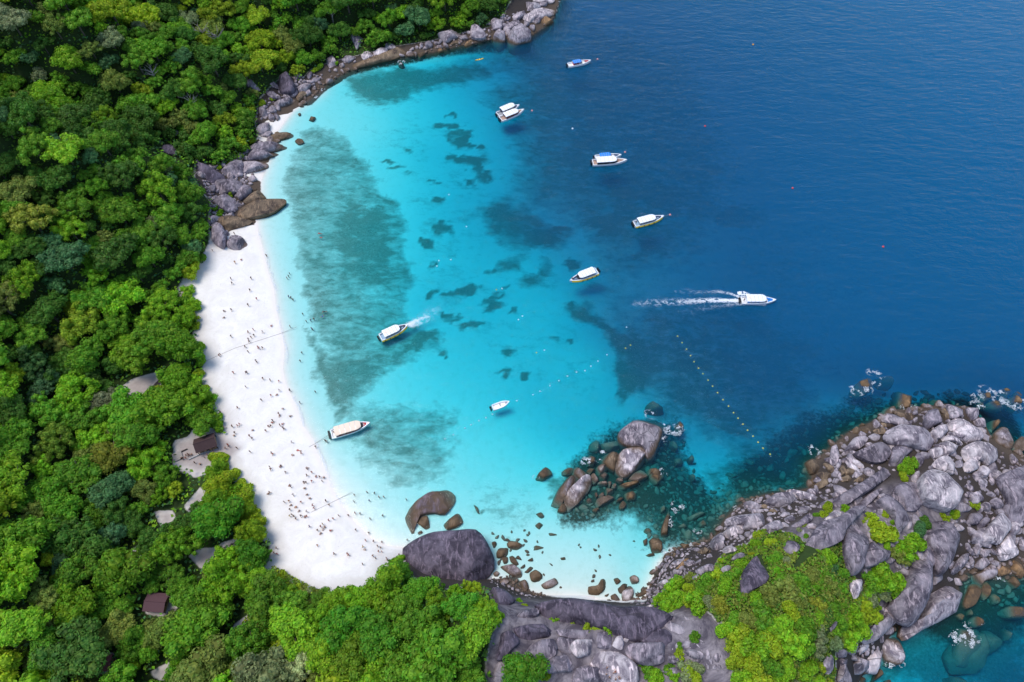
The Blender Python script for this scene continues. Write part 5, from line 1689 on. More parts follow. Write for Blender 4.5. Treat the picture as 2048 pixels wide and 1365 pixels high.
        # side panels and windscreen under the roof
        if kind.get('side'):
            for sgn in (-1, 1):
                v, f = [], []
                for i in range(7):
                    xx = (a + .02) * L + (b - a - .05) * L * i / 6
                    hb = np.interp(xx, [s[0] for s in S], [s[1] for s in S]) - .10
                    v += [(xx, sgn * hb, .9), (xx, sgn * (hb - .06), kind.get('sh', 1.75)), (xx, sgn * (hb - .12), .9), (xx, sgn * (hb - .12), kind.get('sh', 1.75))]
                for i in range(6):
                    c = i * 4
                    f += [(c, c + 4, c + 5, c + 1), (c + 1, c + 5, c + 7, c + 3), (c + 2, c + 3, c + 7, c + 6)]
                m = MB().add(v, f)
                link('side_panel', m.mesh('side_panel', kind['side']), e)
        xx = b * L
        hb = np.interp(xx, [s[0] for s in S], [s[1] for s in S]) - .2
        link('windscreen', MB().add([(xx + .55, -hb * .7, 1.15), (xx + .55, hb * .7, 1.15), (xx - .1, hb * .62, rz - .12), (xx - .1, -hb * .62, rz - .12), (xx + .1, -hb, 1.15), (xx + .1, hb, 1.15), (xx - .4, hb * .9, rz - .12), (xx - .4, -hb * .9, rz - .12)],
                                    [(0, 1, 2, 3), (4, 0, 3, 7), (1, 5, 6, 2), (5, 4, 7, 6)]).mesh('windscreen', GLASSD), e)
        for u in (.15, .4, .65):
            xx = a * L + (b - a) * L * u
            hb = B / 2 - .35
            link('bench', MB().box(xx - .3, xx + .3, -hb, hb, .5, .95, .03).mesh('bench', kind.get('seat', NAVY)), e)
    # bow seats in a U
    if kind.get('seat'):
        m = MB()
        prev = None
        for u in np.linspace(max(b + .06, .72), .93, 6):
            xx = u * L
            hb = np.interp(xx, [s[0] for s in S], [s[1] for s in S]) - rim - .02
            if hb < .12:
                break
            cur = [(xx, hb, .98 + .2 * u), (xx, max(.04, hb - .5), .98 + .2 * u), (xx, -hb, .98 + .2 * u), (xx, -max(.04, hb - .5), .98 + .2 * u)]
            if prev:
                m.add(prev[:2] + cur[:2], [(0, 1, 3, 2)])
                m.add(prev[2:] + cur[2:], [(0, 2, 3, 1)])
            prev = cur
        link('bow_seat', m.mesh('bow_seat', kind['seat']), e)
        xx = max(b + .09, .76) * L
        link('bow_cushion', MB().box(xx, xx + .7, -.38, .38, .62, .95, .04).mesh('bow_cushion', kind.get('cushion', PALEBLUE)), e)
    xx = .955 * L
    link('bow_cap', MB().add([(.90 * L, -.30, 1.22), (.90 * L, .30, 1.22), (L - .05, 0, 1.34), (.90 * L, -.30, 1.05), (.90 * L, .30, 1.05), (L - .05, 0, 1.1)], [(0, 2, 1), (0, 1, 4, 3), (1, 2, 5, 4), (2, 0, 3, 5)]).mesh('bow_cap', kind.get('hull', WHITE)), e)
    # rails at the stern
    for sgn in (-1, 1):
        link('stern_rail', MB().tube([(.1, sgn * (B / 2 - .2), .85), (.1, sgn * (B / 2 - .2), 1.5), (.11 * L, sgn * (B / 2 - .2), 1.5), (.11 * L, sgn * (B / 2 - .2), .85)], .04, n=5).mesh('stern_rail', STEEL), e)
    return e


YB = dict(band=YELLOW, fenders=True, roof=WHITE, side=GREYDK, sh=1.5, seat=NAVY, cushion=PALEBLUE, motors=3, deck=PALEBLUE)
boat(1268, 450, 1328, 433, None, 3.3, YB, 'white roofed speedboat with yellow sides moored in the deep blue water, bow to the right', 'yellow sided speedboats')
boat(1194, 543, 1139, 563, None, 3.3, YB, 'white roofed speedboat with yellow sides and its bow pointing left', 'yellow sided speedboats')
boat(761, 677, 817, 650, None, 3.3, dict(YB, hatch=CREAM), 'white roofed speedboat with yellow sides backing to the beach, foam off its bow', 'yellow sided speedboats')
boat(1482, 602, 1552, 601, None, 3.5, dict(roof=WHITE, side=WHITE, sh=1.4, seat=BLUE, cushion=BLUE, motors=3, deck=WHITE, hatch=CREAM), 'white speedboat with a blue bow cockpit trailing a long white wake')
boat(663, 870, 741, 846, None, 3.6, dict(roof=CREAM, side=MAROON, sh=1.7, seat=REDV, cushion=REDV, motors=4, deck=WHITE, roof_span=(.10, .76)), 'long speedboat with a beige roof and red bow seats anchored beside the beach')
boat(1185, 327, 1254, 321, None, 3.6, dict(roof=WHITE, side=GLASSD, sh=2.0, seat=TEAK, cushion=TEAK, motors=3, deck=TEAK, roof_span=(.10, .68)), 'white cabin cruiser with dark side windows rafted in front of a blue canopied boat')
boat(1190, 317, 1243, 311, None, 2.9, dict(roof=BLUE, seat=NAVY, motors=2, deck=WHITE, roof_span=(.16, .58), rz=2.1, rw=.8), 'white speedboat with a blue canopy rafted behind the white cabin cruiser')
boat(1001, 240, 1048, 220, None, 3.4, dict(roof=WHITE, side=MAROON, sh=1.8, seat=TEAK, cushion=TEAK, motors=3, deck=TEAK, roof_span=(.16, .72)), 'white roofed boat with maroon sides on the near side of a rafted pair')
boat(995, 231, 1039, 211, None, 3.2, dict(roof=WHITE, side=MAROON, sh=1.6, seat=NAVY, motors=2, deck=GREYDK, roof_span=(.16, .74), rz=2.9), 'white roofed boat with a grey bow on the far side of the rafted pair')
boat(1136, 132, 1182, 122, None, 3.0, dict(roof=BLUE, seat=REDV, cushion=TEAK, motors=2, deck=WHITE, roof_span=(.20, .56), rz=2.1, rw=.8), 'small white speedboat with a blue canopy moored farthest out')
boat(985, 817, 1019, 804, None, 2.2, dict(name='dinghy', cat='dinghy', seat=GREYDK, cushion=WHITE, motors=2, deck=WHITE), 'small open white dinghy with dark outboards over pale turquoise water')
# kayak with its paddler
kx, ky = [float(v) for v in ground(959, 120)]
ke = bpy.data.objects.new('kayak', None)
COL.objects.link(ke)
ke.location = (kx, ky, 0)
ke.rotation_euler = (0, 0, .35)
tag(ke, 'bright yellow kayak paddling in the shallows off the far shore', 'kayak')
m = MB()
ring = []
for i in range(11):
    u = i / 10 * 2 - 1
    w = .42 * (1 - abs(u) ** 2.2) + .02
    ring.append([(u * 2.1, -w, .22), (u * 2.1, -w * .6, .34), (u * 2.1, w * .6, .34), (u * 2.1, w, .22), (u * 2.1, 0, -.12)])
v = [p for r_ in ring for p in r_]
f = [(i * 5 + k, (i + 1) * 5 + k, (i + 1) * 5 + (k + 1) % 5, i * 5 + (k + 1) % 5) for i in range(10) for k in range(5)]
link('hull', m.add(v, f).mesh('hull', plain('kayak_yellow', (.85, .50, .01), .4), True), ke)
for xx in (-.6, .6):
    link('seat', MB().box(xx - .25, xx + .25, -.22, .22, .33, .42, .02).mesh('seat', BLACK), ke)

# ------------------------------------------------------------------ foam and wakes: thin irregular rafts of froth floating on the sea
FOAM = plain('foam', (.86, .88, .90), .8, .1, var=.04)
FOAM.node_tree.nodes['Principled BSDF'].inputs['Alpha'].default_value = .72
fo = np.random.default_rng(44)


def froth(name, pts, label):
    V, F = [], []
    b = 0
    for (x, y, r) in pts:
        n = 7
        a = np.linspace(0, 2 * math.pi, n, endpoint=False) + fo.uniform(0, 1)
        rr = r * fo.uniform(.45, 1.2, n)
        an = fo.uniform(0, math.pi)
        ex = fo.uniform(.35, .9)
        u, v = np.cos(a) * rr, np.sin(a) * rr * ex
        z0 = .02 + fo.uniform(0, .05)
        V.append(np.stack([u * math.cos(an) - v * math.sin(an) + x, u * math.sin(an) + v * math.cos(an) + y, np.full(n, z0)], -1))
        V.append(np.array([[x, y, z0 + .05]]))
        F += [(b + k, b + (k + 1) % n, b + n) for k in range(n)]
        b += n + 1
    me = mesh_np(name, np.concatenate(V), [np.array(F)])
    tag(link(name, me, mat=FOAM), label, 'foam', kind='stuff')


def along(path, n, width, size, fall=1.0):
    """Froth scattered along a path given in the photograph; width at start and end in metres."""
    w = [[float(c) for c in ground(a, b)] for a, b in path]
    w = np.array(w)
    seg = np.hypot(*np.diff(w, axis=0).T)
    cum = np.concatenate([[0], np.cumsum(seg)])
    out = []
    while len(out) < n:
        u = fo.random() ** fall
        s = u * cum[-1]
        x, y = np.interp(s, cum, w[:, 0]), np.interp(s, cum, w[:, 1])
        wd = width[0] + (width[1] - width[0]) * u
        x += fo.normal() * wd
        y += fo.normal() * wd
        k = float(fbm(np.array([x / .75]), np.array([y / .55]), 4)[0])
        if k < .32 + .20 * u:
            continue
        out.append((x, y, size * fo.uniform(.4, 1.3) * (1.15 - .55 * u)))
    return out


wk = along([(1481, 602), (1420, 601), (1370, 604), (1320, 605), (1265, 608)], 7500, (.30, .95), .12, 1.8)
wk += along([(1481, 596), (1462, 588), (1440, 584), (1400, 585), (1345, 583)], 1200, (.2, .8), .10, 1.4)
wk += along([(1530, 610), (1500, 608), (1470, 609), (1430, 613), (1370, 623)], 1200, (.25, .8), .10, 1.2)
wk += along([(1478, 588), (1486, 586), (1495, 590)], 120, (.4, .5), .35)
froth('wake', wk, 'long white wake streaming behind the moving white speedboat')
wk = along([(815, 651), (835, 642), (850, 634), (868, 622)], 1900, (.4, 1.2), .12, 1.2) + along([(818, 654), (845, 648), (865, 635)], 500, (.3, .6), .10) + along([(868, 622), (885, 613)], 150, (.8, 1), .09)
froth('wake', wk, 'short broken wake off the bow of the yellow sided boat near the beach')


def surf(spots, per):
    out = []
    for (px, py, r) in spots:
        x, y = [float(c) for c in ground(px, py)]
        for _ in range(int(per * r * 1.7)):
            a, q = fo.uniform(0, 6.28), fo.random() ** .7
            qx, qy = x + math.cos(a) * q * r * .2, y + math.sin(a) * q * r * .13
            if float(fbm(np.array([qx / .8]), np.array([qy / .8]), 3)[0]) > .54:
                out.append((qx, qy, fo.uniform(.03, .10)))
    return out


froth('surf', surf([(1745, 745, 12), (1758, 752, 10), (1715, 784, 12), (1735, 780, 10), (1752, 768, 8), (1705, 776, 6), (1822, 818, 12), (1808, 815, 8), (1836, 838, 7), (1968, 780, 14), (1955, 795, 12), (1950, 808, 10), (1995, 798, 11), (2010, 805, 10),
                    (2030, 812, 14), (1985, 785, 8), (2005, 785, 7), (1962, 815, 8), (2045, 800, 10), (1630, 905, 10), (1624, 895, 7)], 46), 'white surf breaking round the outer rocks of the boulder point')
froth('surf', surf([(1300, 828, 12), (1305, 832, 10), (1330, 850, 10), (1336, 862, 10), (1345, 860, 10), (1358, 855, 12), (1328, 878, 8), (1352, 865, 10), (1172, 925, 9), (1180, 922, 8), (1170, 920, 8), (1198, 922, 5), (1205, 905, 5), (1328, 950, 6), (1072, 955, 6), (1325, 940, 5)], 48), 'white foam washing round the middle islet')
froth('surf', surf([(1912, 1275, 10), (1905, 1282, 9), (1930, 1272, 7), (1948, 1278, 10), (1942, 1288, 9), (1935, 1250, 7), (1915, 1262, 6), (1940, 1265, 6), (1780, 1330, 7), (1800, 1328, 7), (1790, 1322, 6), (2000, 1165, 8), (1995, 1158, 7), (1962, 1245, 5)], 44), 'white foam over the drowned boulder and rocks in the far inlet')
froth('surf', surf([(1345, 1020, 10), (1352, 1010, 9), (1340, 1040, 8), (1360, 1015, 8), (1338, 1050, 6), (1395, 1063, 7), (1385, 1092, 8), (1475, 1018, 8), (1488, 1015, 8), (1512, 1002, 7), (1420, 1088, 4), (1332, 1106, 8), (1345, 1100, 7)], 40), 'thin foam along the stony shore of the headland')
froth('surf', surf([(750, 123, 9), (762, 121, 8), (775, 119, 6), (803, 124, 9), (800, 127, 8), (922, 88, 9), (930, 84, 8), (915, 92, 6), (1108, 12, 12), (1110, 4, 14), (1114, -4, 14), (1109, 22, 8), (895, 90, 6), (735, 128, 6), (720, 134, 6), (660, 165, 7), (645, 180, 7), (632, 195, 6)], 60), 'white surf along the rocks of the far shore')
# the thin line of lapping foam on the beach
sh = [p for p in SHORE_PX if 430 < p[1] < 1062 and p[0] < 720]
lap = []
for (a, b), (c, d) in zip(sh[:-1], sh[1:]):
    for _ in range(int(4 * math.hypot(c - a, d - b))):
        u = fo.random()
        px, py = a + (c - a) * u, b + (d - b) * u
        x, y = [float(v) for v in ground(px, py)]
        if float(fbm(np.array([x / 6]), np.array([y / 6]), 3)[0]) < .44:
            continue
        wob = (float(fbm(np.array([y / 9.0]), np.array([3.3]), 2)[0]) - .5) * 3
        lap.append((x + .6 + wob + fo.normal() * .28, y + fo.normal() * .2, fo.uniform(.07, .2)))
froth('foam', lap, 'thin line of foam where ripples lap the white beach')
# ------------------------------------------------------------------ people: one continuous skinned body each, clothes by region
SKIN = plain('skin', (.36, .20, .13), .6, var=.15)
HAIR = plain('hair', (.02, .015, .012), .6)
CLOTH = by_object_color('swimwear')


def body_mesh(name, joints, edges):
    """joints: name -> (x, y, z, radius)"""
    names = list(joints)
    me = bpy.data.meshes.new(name)
    me.from_pydata([joints[k][:3] for k in names], [(names.index(a), names.index(b)) for a, b in edges], [])
    o = bpy.data.objects.new(name, me)
    COL.objects.link(o)
    md = o.modifiers.new('skin', 'SKIN')
    sv = me.skin_vertices[0].data
    for i, k in enumerate(names):
        r = joints[k][3]
        sv[i].radius = (r, r)
        sv[i].use_root = k == 'pelvis'
    sub = o.modifiers.new('sub', 'SUBSURF')
    sub.levels = 1
    dg = bpy.context.evaluated_depsgraph_get()
    out = bpy.data.meshes.new_from_object(o.evaluated_get(dg))
    bpy.data.objects.remove(o)
    out.name = name
    out.materials.clear()
    for m_ in (SKIN, HAIR, CLOTH):
        out.materials.append(m_)
    hd, ch, pv = Vector(joints['head'][:3]), Vector(joints['chest'][:3]), Vector(joints['pelvis'][:3])
    ax = (hd - pv).normalized()
    for p in out.polygons:
        c = Vector(p.center)
        p.use_smooth = True
        if (c - hd).length < .17 and ((c - hd).dot(ax) > .02 or (c - hd).y < -.03):
            p.material_index = 1
        else:
            t = (c - pv).dot(ax)
            lat = (c - pv) - ax * t
            p.material_index = 2 if -.22 < t < .42 and lat.length < .26 else 0
    return out


E = [('pelvis', 'chest'), ('chest', 'neck'), ('neck', 'head'), ('chest', 'sl'), ('sl', 'el'), ('el', 'hl'), ('chest', 'sr'), ('sr', 'er'), ('er', 'hr'), ('pelvis', 'kl'), ('kl', 'al'), ('al', 'fl'), ('pelvis', 'kr'), ('kr', 'ar'), ('ar', 'fr')]
POSES = {
    'standing': dict(pelvis=(0, 0, .93, .15), chest=(0, 0, 1.30, .16), neck=(0, 0, 1.48, .06), head=(0, .01, 1.62, .105), sl=(-.2, 0, 1.40, .06), el=(-.26, .0, 1.14, .045), hl=(-.26, .08, .88, .04), sr=(.2, 0, 1.40, .06), er=(.26, 0, 1.14, .045), hr=(.25, .06, .88, .04),
                     kl=(-.1, .02, .50, .07), al=(-.11, 0, .08, .05), fl=(-.12, .16, .04, .04), kr=(.1, .02, .50, .07), ar=(.11, 0, .08, .05), fr=(.12, .16, .04, .04)),
    'walking': dict(pelvis=(0, 0, .92, .15), chest=(0, .05, 1.29, .16), neck=(0, .07, 1.47, .06), head=(0, .09, 1.61, .105), sl=(-.2, .05, 1.39, .06), el=(-.26, .16, 1.15, .045), hl=(-.24, .34, .98, .04), sr=(.2, .05, 1.39, .06), er=(.26, -.08, 1.15, .045), hr=(.25, -.10, .88, .04),
                    kl=(-.1, -.06, .50, .07), al=(-.11, -.34, .12, .05), fl=(-.12, -.26, .04, .04), kr=(.1, .20, .52, .07), ar=(.11, .30, .09, .05), fr=(.12, .45, .05, .04)),
    'sitting': dict(pelvis=(0, 0, .15, .15), chest=(0, -.06, .52, .16), neck=(0, -.03, .70, .06), head=(0, .0, .84, .105), sl=(-.2, -.05, .62, .06), el=(-.28, .08, .42, .045), hl=(-.18, .32, .42, .04), sr=(.2, -.05, .62, .06), er=(.28, .08, .42, .045), hr=(.18, .32, .42, .04),
                    kl=(-.13, .38, .40, .07), al=(-.13, .62, .09, .05), fl=(-.13, .78, .05, .04), kr=(.13, .38, .40, .07), ar=(.13, .62, .09, .05), fr=(.13, .78, .05, .04)),
    'lying': dict(pelvis=(0, 0, .14, .14), chest=(0, -.40, .16, .15), neck=(0, -.60, .14, .06), head=(0, -.76, .14, .105), sl=(-.2, -.5, .13, .06), el=(-.34, -.3, .08, .045), hl=(-.30, -.02, .06, .04), sr=(.2, -.5, .13, .06), er=(.34, -.3, .08, .045), hr=(.30, -.02, .06, .04),
                  kl=(-.1, .42, .12, .07), al=(-.12, .84, .08, .05), fl=(-.14, .94, .12, .04), kr=(.1, .42, .14, .07), ar=(.12, .84, .08, .05), fr=(.14, .94, .12, .04)),
    'swimming': dict(pelvis=(0, 0, -.14, .15), chest=(0, .36, -.06, .16), neck=(0, .54, .02, .06), head=(0, .66, .10, .105), sl=(-.2, .44, -.05, .06), el=(-.42, .62, -.10, .045), hl=(-.34, .88, -.06, .04), sr=(.2, .44, -.05, .06), er=(.44, .30, -.14, .045), hr=(.5, .06, -.2, .04),
                     kl=(-.12, -.42, -.22, .07), al=(-.16, -.82, -.20, .05), fl=(-.17, -.96, -.22, .04), kr=(.12, -.42, -.28, .07), ar=(.18, -.80, -.34, .05), fr=(.2, -.94, -.36, .04))}
BODY = {k: body_mesh('person', v, E) for k, v in POSES.items()}
CLOTHES = {'black': (.012, .012, .016), 'navy': (.02, .03, .09), 'red': (.55, .03, .03), 'pink': (.65, .16, .22), 'white': (.7, .7, .7), 'orange': (.70, .25, .04), 'blue': (.03, .12, .42), 'yellow': (.75, .55, .03), 'maroon': (.2, .02, .03)}
SPOTS = [(400, 460, .16119, "425,45k 155,255k 435,405o 505,365p 385,605k 398,660k 635,600k 825,322k 1112,543k 1100,578k 1080,600r 1102,830b 1130,845k 1155,867k 620,750k 703,855r 597,932k 288,998k 388,990k 298,1078k 877,1187p 1118,1200k 1275,1045k 1320,1138k 1415,1110k 1375,1125b 1545,1022k 1520,1080b 1385,1225b 1400,1240k 1490,55r 1505,105r"),
         (400, 640, .1612, "385,202k 600,152m 663,122r 668,190k 633,215m 600,240n 608,270k 775,150w 560,330k 597,395k 715,335r 728,352p 775,345k 235,440m 250,428k 693,505k 702,522n 413,655r 567,655n 582,650n 780,727m 872,747k 980,762r 568,830k 985,872w 955,920m 880,938r 760,993k 467,1088m 245,1135n 258,1150n 278,1298n 310,1330w 400,1320k 465,1310p 490,1295p 1265,410k 1243,510k 1115,873k 1430,893k 1240,1027b 1030,1098w 975,1160m 985,1175m 1110,1192k 900,1248k 885,1268r 840,1308m 878,1315k 992,1305k 1015,1290p 1030,1340k 1042,1348n"),
         (430, 840, .1612, "430,200m 460,232n 470,120k 628,132m 245,160k 235,192k 158,310r 168,325m 125,350m 270,348k 435,395k 700,410k 715,425r 950,275w 950,430o 1030,370r 1072,412r 680,585k 690,610m 800,580m 820,570n 875,650n 1130,590m 1140,605k 1200,650r 1142,688k 1248,702r 1300,705k 1330,760k 1352,715k 1095,760k 1130,775k 1200,757r 1115,845k 925,800k 933,825m 665,910k 680,900k 410,938k 403,970b 970,930w 1145,920k 1180,970k 860,1020w 918,1008o 945,1050k 1005,1075o 1068,1020r 1210,1060r 1225,1095p 1045,1120n 930,1112k 955,1175k 980,1195k 1005,1228m 925,1190y 1065,1187n 1110,1205m 1140,1195r 1135,1135w 1375,1003k 1418,1058k 1728,930k 1725,1015w 1655,1185k 1738,1155p 1800,1163k 1535,1187k 1465,1225r 1410,1245p 1175,1322b 1335,1290y 1310,1320r 1360,1330k 1340,1345w 470,1160b 1245,330k 1370,260k 1395,272w"),
         (540, 940, .18315, "1060,245k 1142,255k 1190,297r 1243,297r 1085,335b 1488,325k 1095,535k 1232,500k 938,655k 1078,685k 1132,780k 1223,787k 1500,765k 1045,770p 1015,840y 1040,868w 1175,832m 1208,850k 1185,888r 1222,893p 1122,937m 1153,965k 1272,962m 1282,980k 1410,925k 845,915p 858,930r 702,915k 1013,1030k 518,825o 555,685k 518,658k 652,660r 67,853k 42,905k 78,918p 1190,1162r 1210,1175o"),
         (960, 1165, .24414, "1040,700m 1095,745m 1110,738m 1060,780k 1110,795k 1145,790n 1035,755k"), (340, 840, .08794, "1000,755k 850,800p 770,840w 560,970k 680,1000k 870,1140k 830,1180k 410,775n 430,800m 370,810m 350,865r 480,785k 260,880k 290,870k 1190,100n")]
CC = {'k': 'black', 'n': 'navy', 'r': 'red', 'p': 'pink', 'w': 'white', 'o': 'orange', 'b': 'blue', 'y': 'yellow', 'm': 'maroon'}
PEOPLE = []
pr = np.random.default_rng(12)
for ox, oy, s, txt in SPOTS:
    for q in txt.split():
        a, b = q[:-1].split(',')
        px, py = ox + float(a) * s, oy + float(b) * s
        x, y, z = spot(px, py, .8)
        on_rock = ox == 960
        if on_rock:
            z = None
        elif z < -1.15:
            pose, z = 'swimming', .03
        elif z < -.15:
            pose = 'standing'
        elif ox == 430 and q.startswith('1030,370'):
            pose = 'lying'
        else:
            pose = str(pr.choice(['standing', 'walking', 'sitting'], p=[.42, .42, .16]))
        if on_rock:
            pose = 'sitting' if pr.random() < .5 else 'standing'
            o = None
        c = CC[q[-1]]
        o = link('person', BODY[pose], loc=(x, y, 0 if z is None else z), rotz=pr.uniform(0, 6.28), scale=pr.uniform(.92, 1.06) * 1.08, color=CLOTHES[c])
        where = 'on the sand topped viewpoint rock' if on_rock else ('swimming in the shallows' if pose == 'swimming' else 'wading in shallow water' if z < -.15 else pose + ' on the sand')
        PEOPLE.append((o, px, py, f"person in {c} {where}" if not on_rock else f"person in {c} {pose} on the viewpoint rock", None, on_rock))
# crew standing in the open parts of the boats
for (px, py, c, lab) in [(1272, 447, 'black', 'person in black at the stern of the yellow sided boat in deep water'), (1144, 559, 'navy', 'person in navy in the bow of the boat pointing left'), (808, 654, 'black', 'person in black in the bow of the boat backing to the beach'),
                         (668, 866, 'orange', 'person in orange at the stern of the beige roofed speedboat'), (1192, 322, 'white', 'person in white at the stern of the white cabin cruiser'), (1000, 811, 'black', 'person in black standing in the small white dinghy'), (1488, 601, 'navy', 'person in navy at the stern of the moving white speedboat')]:
    x, y = [float(v) for v in ground(px, py, 1.0)]
    o = link('person', BODY['standing'], loc=(x, y, .58), rotz=pr.uniform(0, 6.28), color=CLOTHES[c])
    tag(o, lab, 'person', 'crew on the boats')
# visitors on the rock stand on its real surface
bpy.context.view_layer.update()
view_rock = [r[0] for r in ROCK_THINGS if r[5].startswith('pale sand topped')][0]
inv_m = view_rock.matrix_world.inverted()
for rec in PEOPLE:
    if rec[5]:
        o = rec[0]
        for _ in range(4):
            x, y = [float(v) for v in ground(rec[1], rec[2], o.location.z + .5)]
            hit, loc, *_r = view_rock.ray_cast(inv_m @ Vector((x, y, 90)), Vector((0, 0, -1)))
            o.location = (x, y, (view_rock.matrix_world @ loc).z if hit else hz(x, y) + 3)

# ------------------------------------------------------------------ huts and things at the forest edge
ROOFB = plain('brown_shingle', (.055, .032, .032), .85, .2, var=.3, scale=2)
ROOFP = plain('purple_brown_sheet', (.085, .042, .048), .7, .2, var=.2)
WOODW = plain('hut_boards', (.36, .22, .12), .8, .2, var=.25, scale=2)
DARKW = plain('dark_timber', (.035, .024, .02), .8)
CONC = plain('concrete', (.33, .33, .33), .9, var=.15)


def hut(px, py, rot, lx, ly, wall_h, rise, roofmat, label, slabs=6):
    x, y, z = spot(px, py, wall_h)
    e = bpy.data.objects.new('hut', None)
    COL.objects.link(e)
    e.location = (x, y, z - .1)
    e.rotation_euler = (0, 0, rot)
    tag(e, label, 'hut')
    w = MB()
    a, b, h = lx / 2 - .5, ly / 2 - .6, wall_h
    th = .12
    w.box(-a, a, -b, -b + th, 0, h).box(-a, a, b - th, b, 0, h).box(-a, -a + th, -b + th, b - th, 0, h).box(a - th, a, -b + th, b - th, 0, h)
    w.add([(-a, -b, h), (-a, b, h), (-a, 0, h + rise * .85)], [(0, 2, 1)]).add([(a, -b, h), (a, b, h), (a, 0, h + rise * .85)], [(0, 1, 2)])
    wo = link('wall', w.mesh('wall', WOODW), e)
    link('doorway', MB().box(-.45, .45, -b - .03, -b + .02, 0, 2.0).mesh('doorway', DARKW), wo)
    for xx in (-a * .62, a * .62):
        wi = link('window', MB().box(xx - .5, xx + .5, -b - .03, -b + .02, 1.0, 1.9).mesh('window', DARKW), wo)
    link('window', MB().box(a - .02, a + .03, -.5, .5, 1.0, 1.9).mesh('window', DARKW), wo)
    for sx in (-1, 1):
        for sy in (-1, 1):
            link('post', MB().box(sx * (lx / 2 - .3) - .08, sx * (lx / 2 - .3) + .08, sy * (ly / 2 - .3) - .08, sy * (ly / 2 - .3) + .08, 0, h + .12).mesh('post', DARKW), e)
    ro = bpy.data.objects.new('roof', None)
    first = None
    for sy in (-1, 1):
        for k in range(slabs):
            u0, u1 = k / slabs, (k + 1) / slabs
            y0, y1 = sy * ly / 2 * (1 - u0), sy * ly / 2 * (1 - u1)
            z0, z1 = h + .05 + rise * u0 + .03, h + .05 + rise * u1
            m = MB()
            X = lx / 2 + .12
            v = [(-X, y0, z0 + .06), (X, y0, z0 + .06), (X, y1, z1 + .06), (-X, y1, z1 + .06), (-X, y0, z0), (X, y0, z0), (X, y1, z1), (-X, y1, z1)]
            fs = [(0, 1, 2, 3), (7, 6, 5, 4), (0, 4, 5, 1), (1, 5, 6, 2), (2, 6, 7, 3), (3, 7, 4, 0)]
            m.add(v, fs if sy < 0 else [f[::-1] for f in fs])
            me = m.mesh('roof_course', roofmat)
            if first is None:
                first = link('roof', MB().tube([(-lx / 2 - .15, 0, h + rise + .10), (lx / 2 + .15, 0, h + rise + .10)], .13, n=6).mesh('ridge', roofmat), e)
            link('roof_course', me, first)
    return e


hut(411, 886, math.radians(22), 6.2, 5.0, 2.3, 1.5, ROOFB, 'brown roofed timber hut at the back of the beach beside the path')
hut(312, 1205, math.radians(-4), 5.6, 5.0, 2.4, .8, ROOFP, 'hut with a purple brown roof hidden among the trees')
hut(203, 1328, math.radians(10), 5.0, 4.0, 2.4, 1.0, plain('red_sheet', (.13, .03, .025), .7, var=.2), 'hut with a dark red roof peeping out near the bottom left')


def qa(a, b, lift=0.0):
    return spot(340 + a * .08794, 840 + b * .08794, lift)


def thing_mesh(name, mb, mat, label, cat, loc, rot=0.0, group=None):
    o = link(name, mb.mesh(name, mat), loc=loc, rotz=rot)
    return tag(o, label, cat, group)


p0, p1 = qa(430, 910), qa(1110, 605)
L = math.hypot(p1[0] - p0[0], p1[1] - p0[1])
an = math.atan2(p1[1] - p0[1], p1[0] - p0[0])
w = bpy.data.objects.new('low_wall', None)
COL.objects.link(w)
w.location = (p0[0], p0[1], min(p0[2], p1[2]) - .1)
w.rotation_euler = (0, 0, an)
tag(w, 'low grey kerb wall running from the forest path past the brown hut', 'wall')
nbk = 10
for k in range(nbk):
    link('block', MB().box(L * k / nbk + .02, L * (k + 1) / nbk - .02, -.18, .18, 0, .62 + .04 * (k % 2), .02).mesh('block', CONC), w)
x, y, z = qa(185, 840)
pl = bpy.data.objects.new('platform', None)
COL.objects.link(pl)
pl.location = (x, y, z)
pl.rotation_euler = (0, 0, an)
tag(pl, 'square wooden platform at the forest end of the path', 'platform')
for k in range(7):
    link('plank', MB().box(-1.4 + .4 * k, -1.03 + .4 * k, -1.4, 1.4, .42, .5).mesh('plank', plain('grey_plank', (.30, .27, .25), .9, var=.2) if k == 0 else bpy.data.materials['grey_plank']), pl)
for sx in (-1, 1):
    for sy in (-1, 1):
        link('leg', MB().box(sx * 1.15 - .08, sx * 1.15 + .08, sy * 1.15 - .08, sy * 1.15 + .08, 0, .42).mesh('leg', DARKW), pl)
x, y, z = qa(1070, 775, 1.5)
fl = bpy.data.objects.new('flag', None)
COL.objects.link(fl)
fl.location = (x, y, z)
tag(fl, 'bright yellow pointed flag beside the bush where the path meets the beach', 'flag')
link('pole', MB().tube([(-.5, -.3, 0), (-.45, -.3, 2.4)], .05, .035, 6).mesh('pole', STEEL), fl)
link('cloth', MB().add([(-.45, -.3, 2.3), (-.45, -.3, 1.3), (.3, -.05, 1.25), (.4, 0, 2.0), (1.2, .4, 1.75), (-.42, -.33, 2.3), (-.42, -.33, 1.3), (.32, -.08, 1.25), (.42, -.03, 2.0), (1.2, .37, 1.75)],
                       [(0, 1, 2, 3), (3, 2, 4), (8, 7, 6, 5), (9, 7, 8), (0, 3, 8, 5), (3, 4, 9, 8), (4, 2, 7, 9), (2, 1, 6, 7), (1, 0, 5, 6)]).mesh('cloth', plain('flag_yellow', (.85, .70, .02), .8)), fl)
p0, p1 = qa(930, 600, 2.6), qa(1050, 830)
thing_mesh('pole', MB().tube([(0, 0, 0), (p0[0] - p1[0], p0[1] - p1[1], 2.6)], .09, .07, 6), DARKW, 'dark leaning pole beside the yellow flag and the kerb wall', 'pole', (p1[0], p1[1], p1[2]))
p0, p1 = qa(255, 715, .5), qa(390, 655, .5)
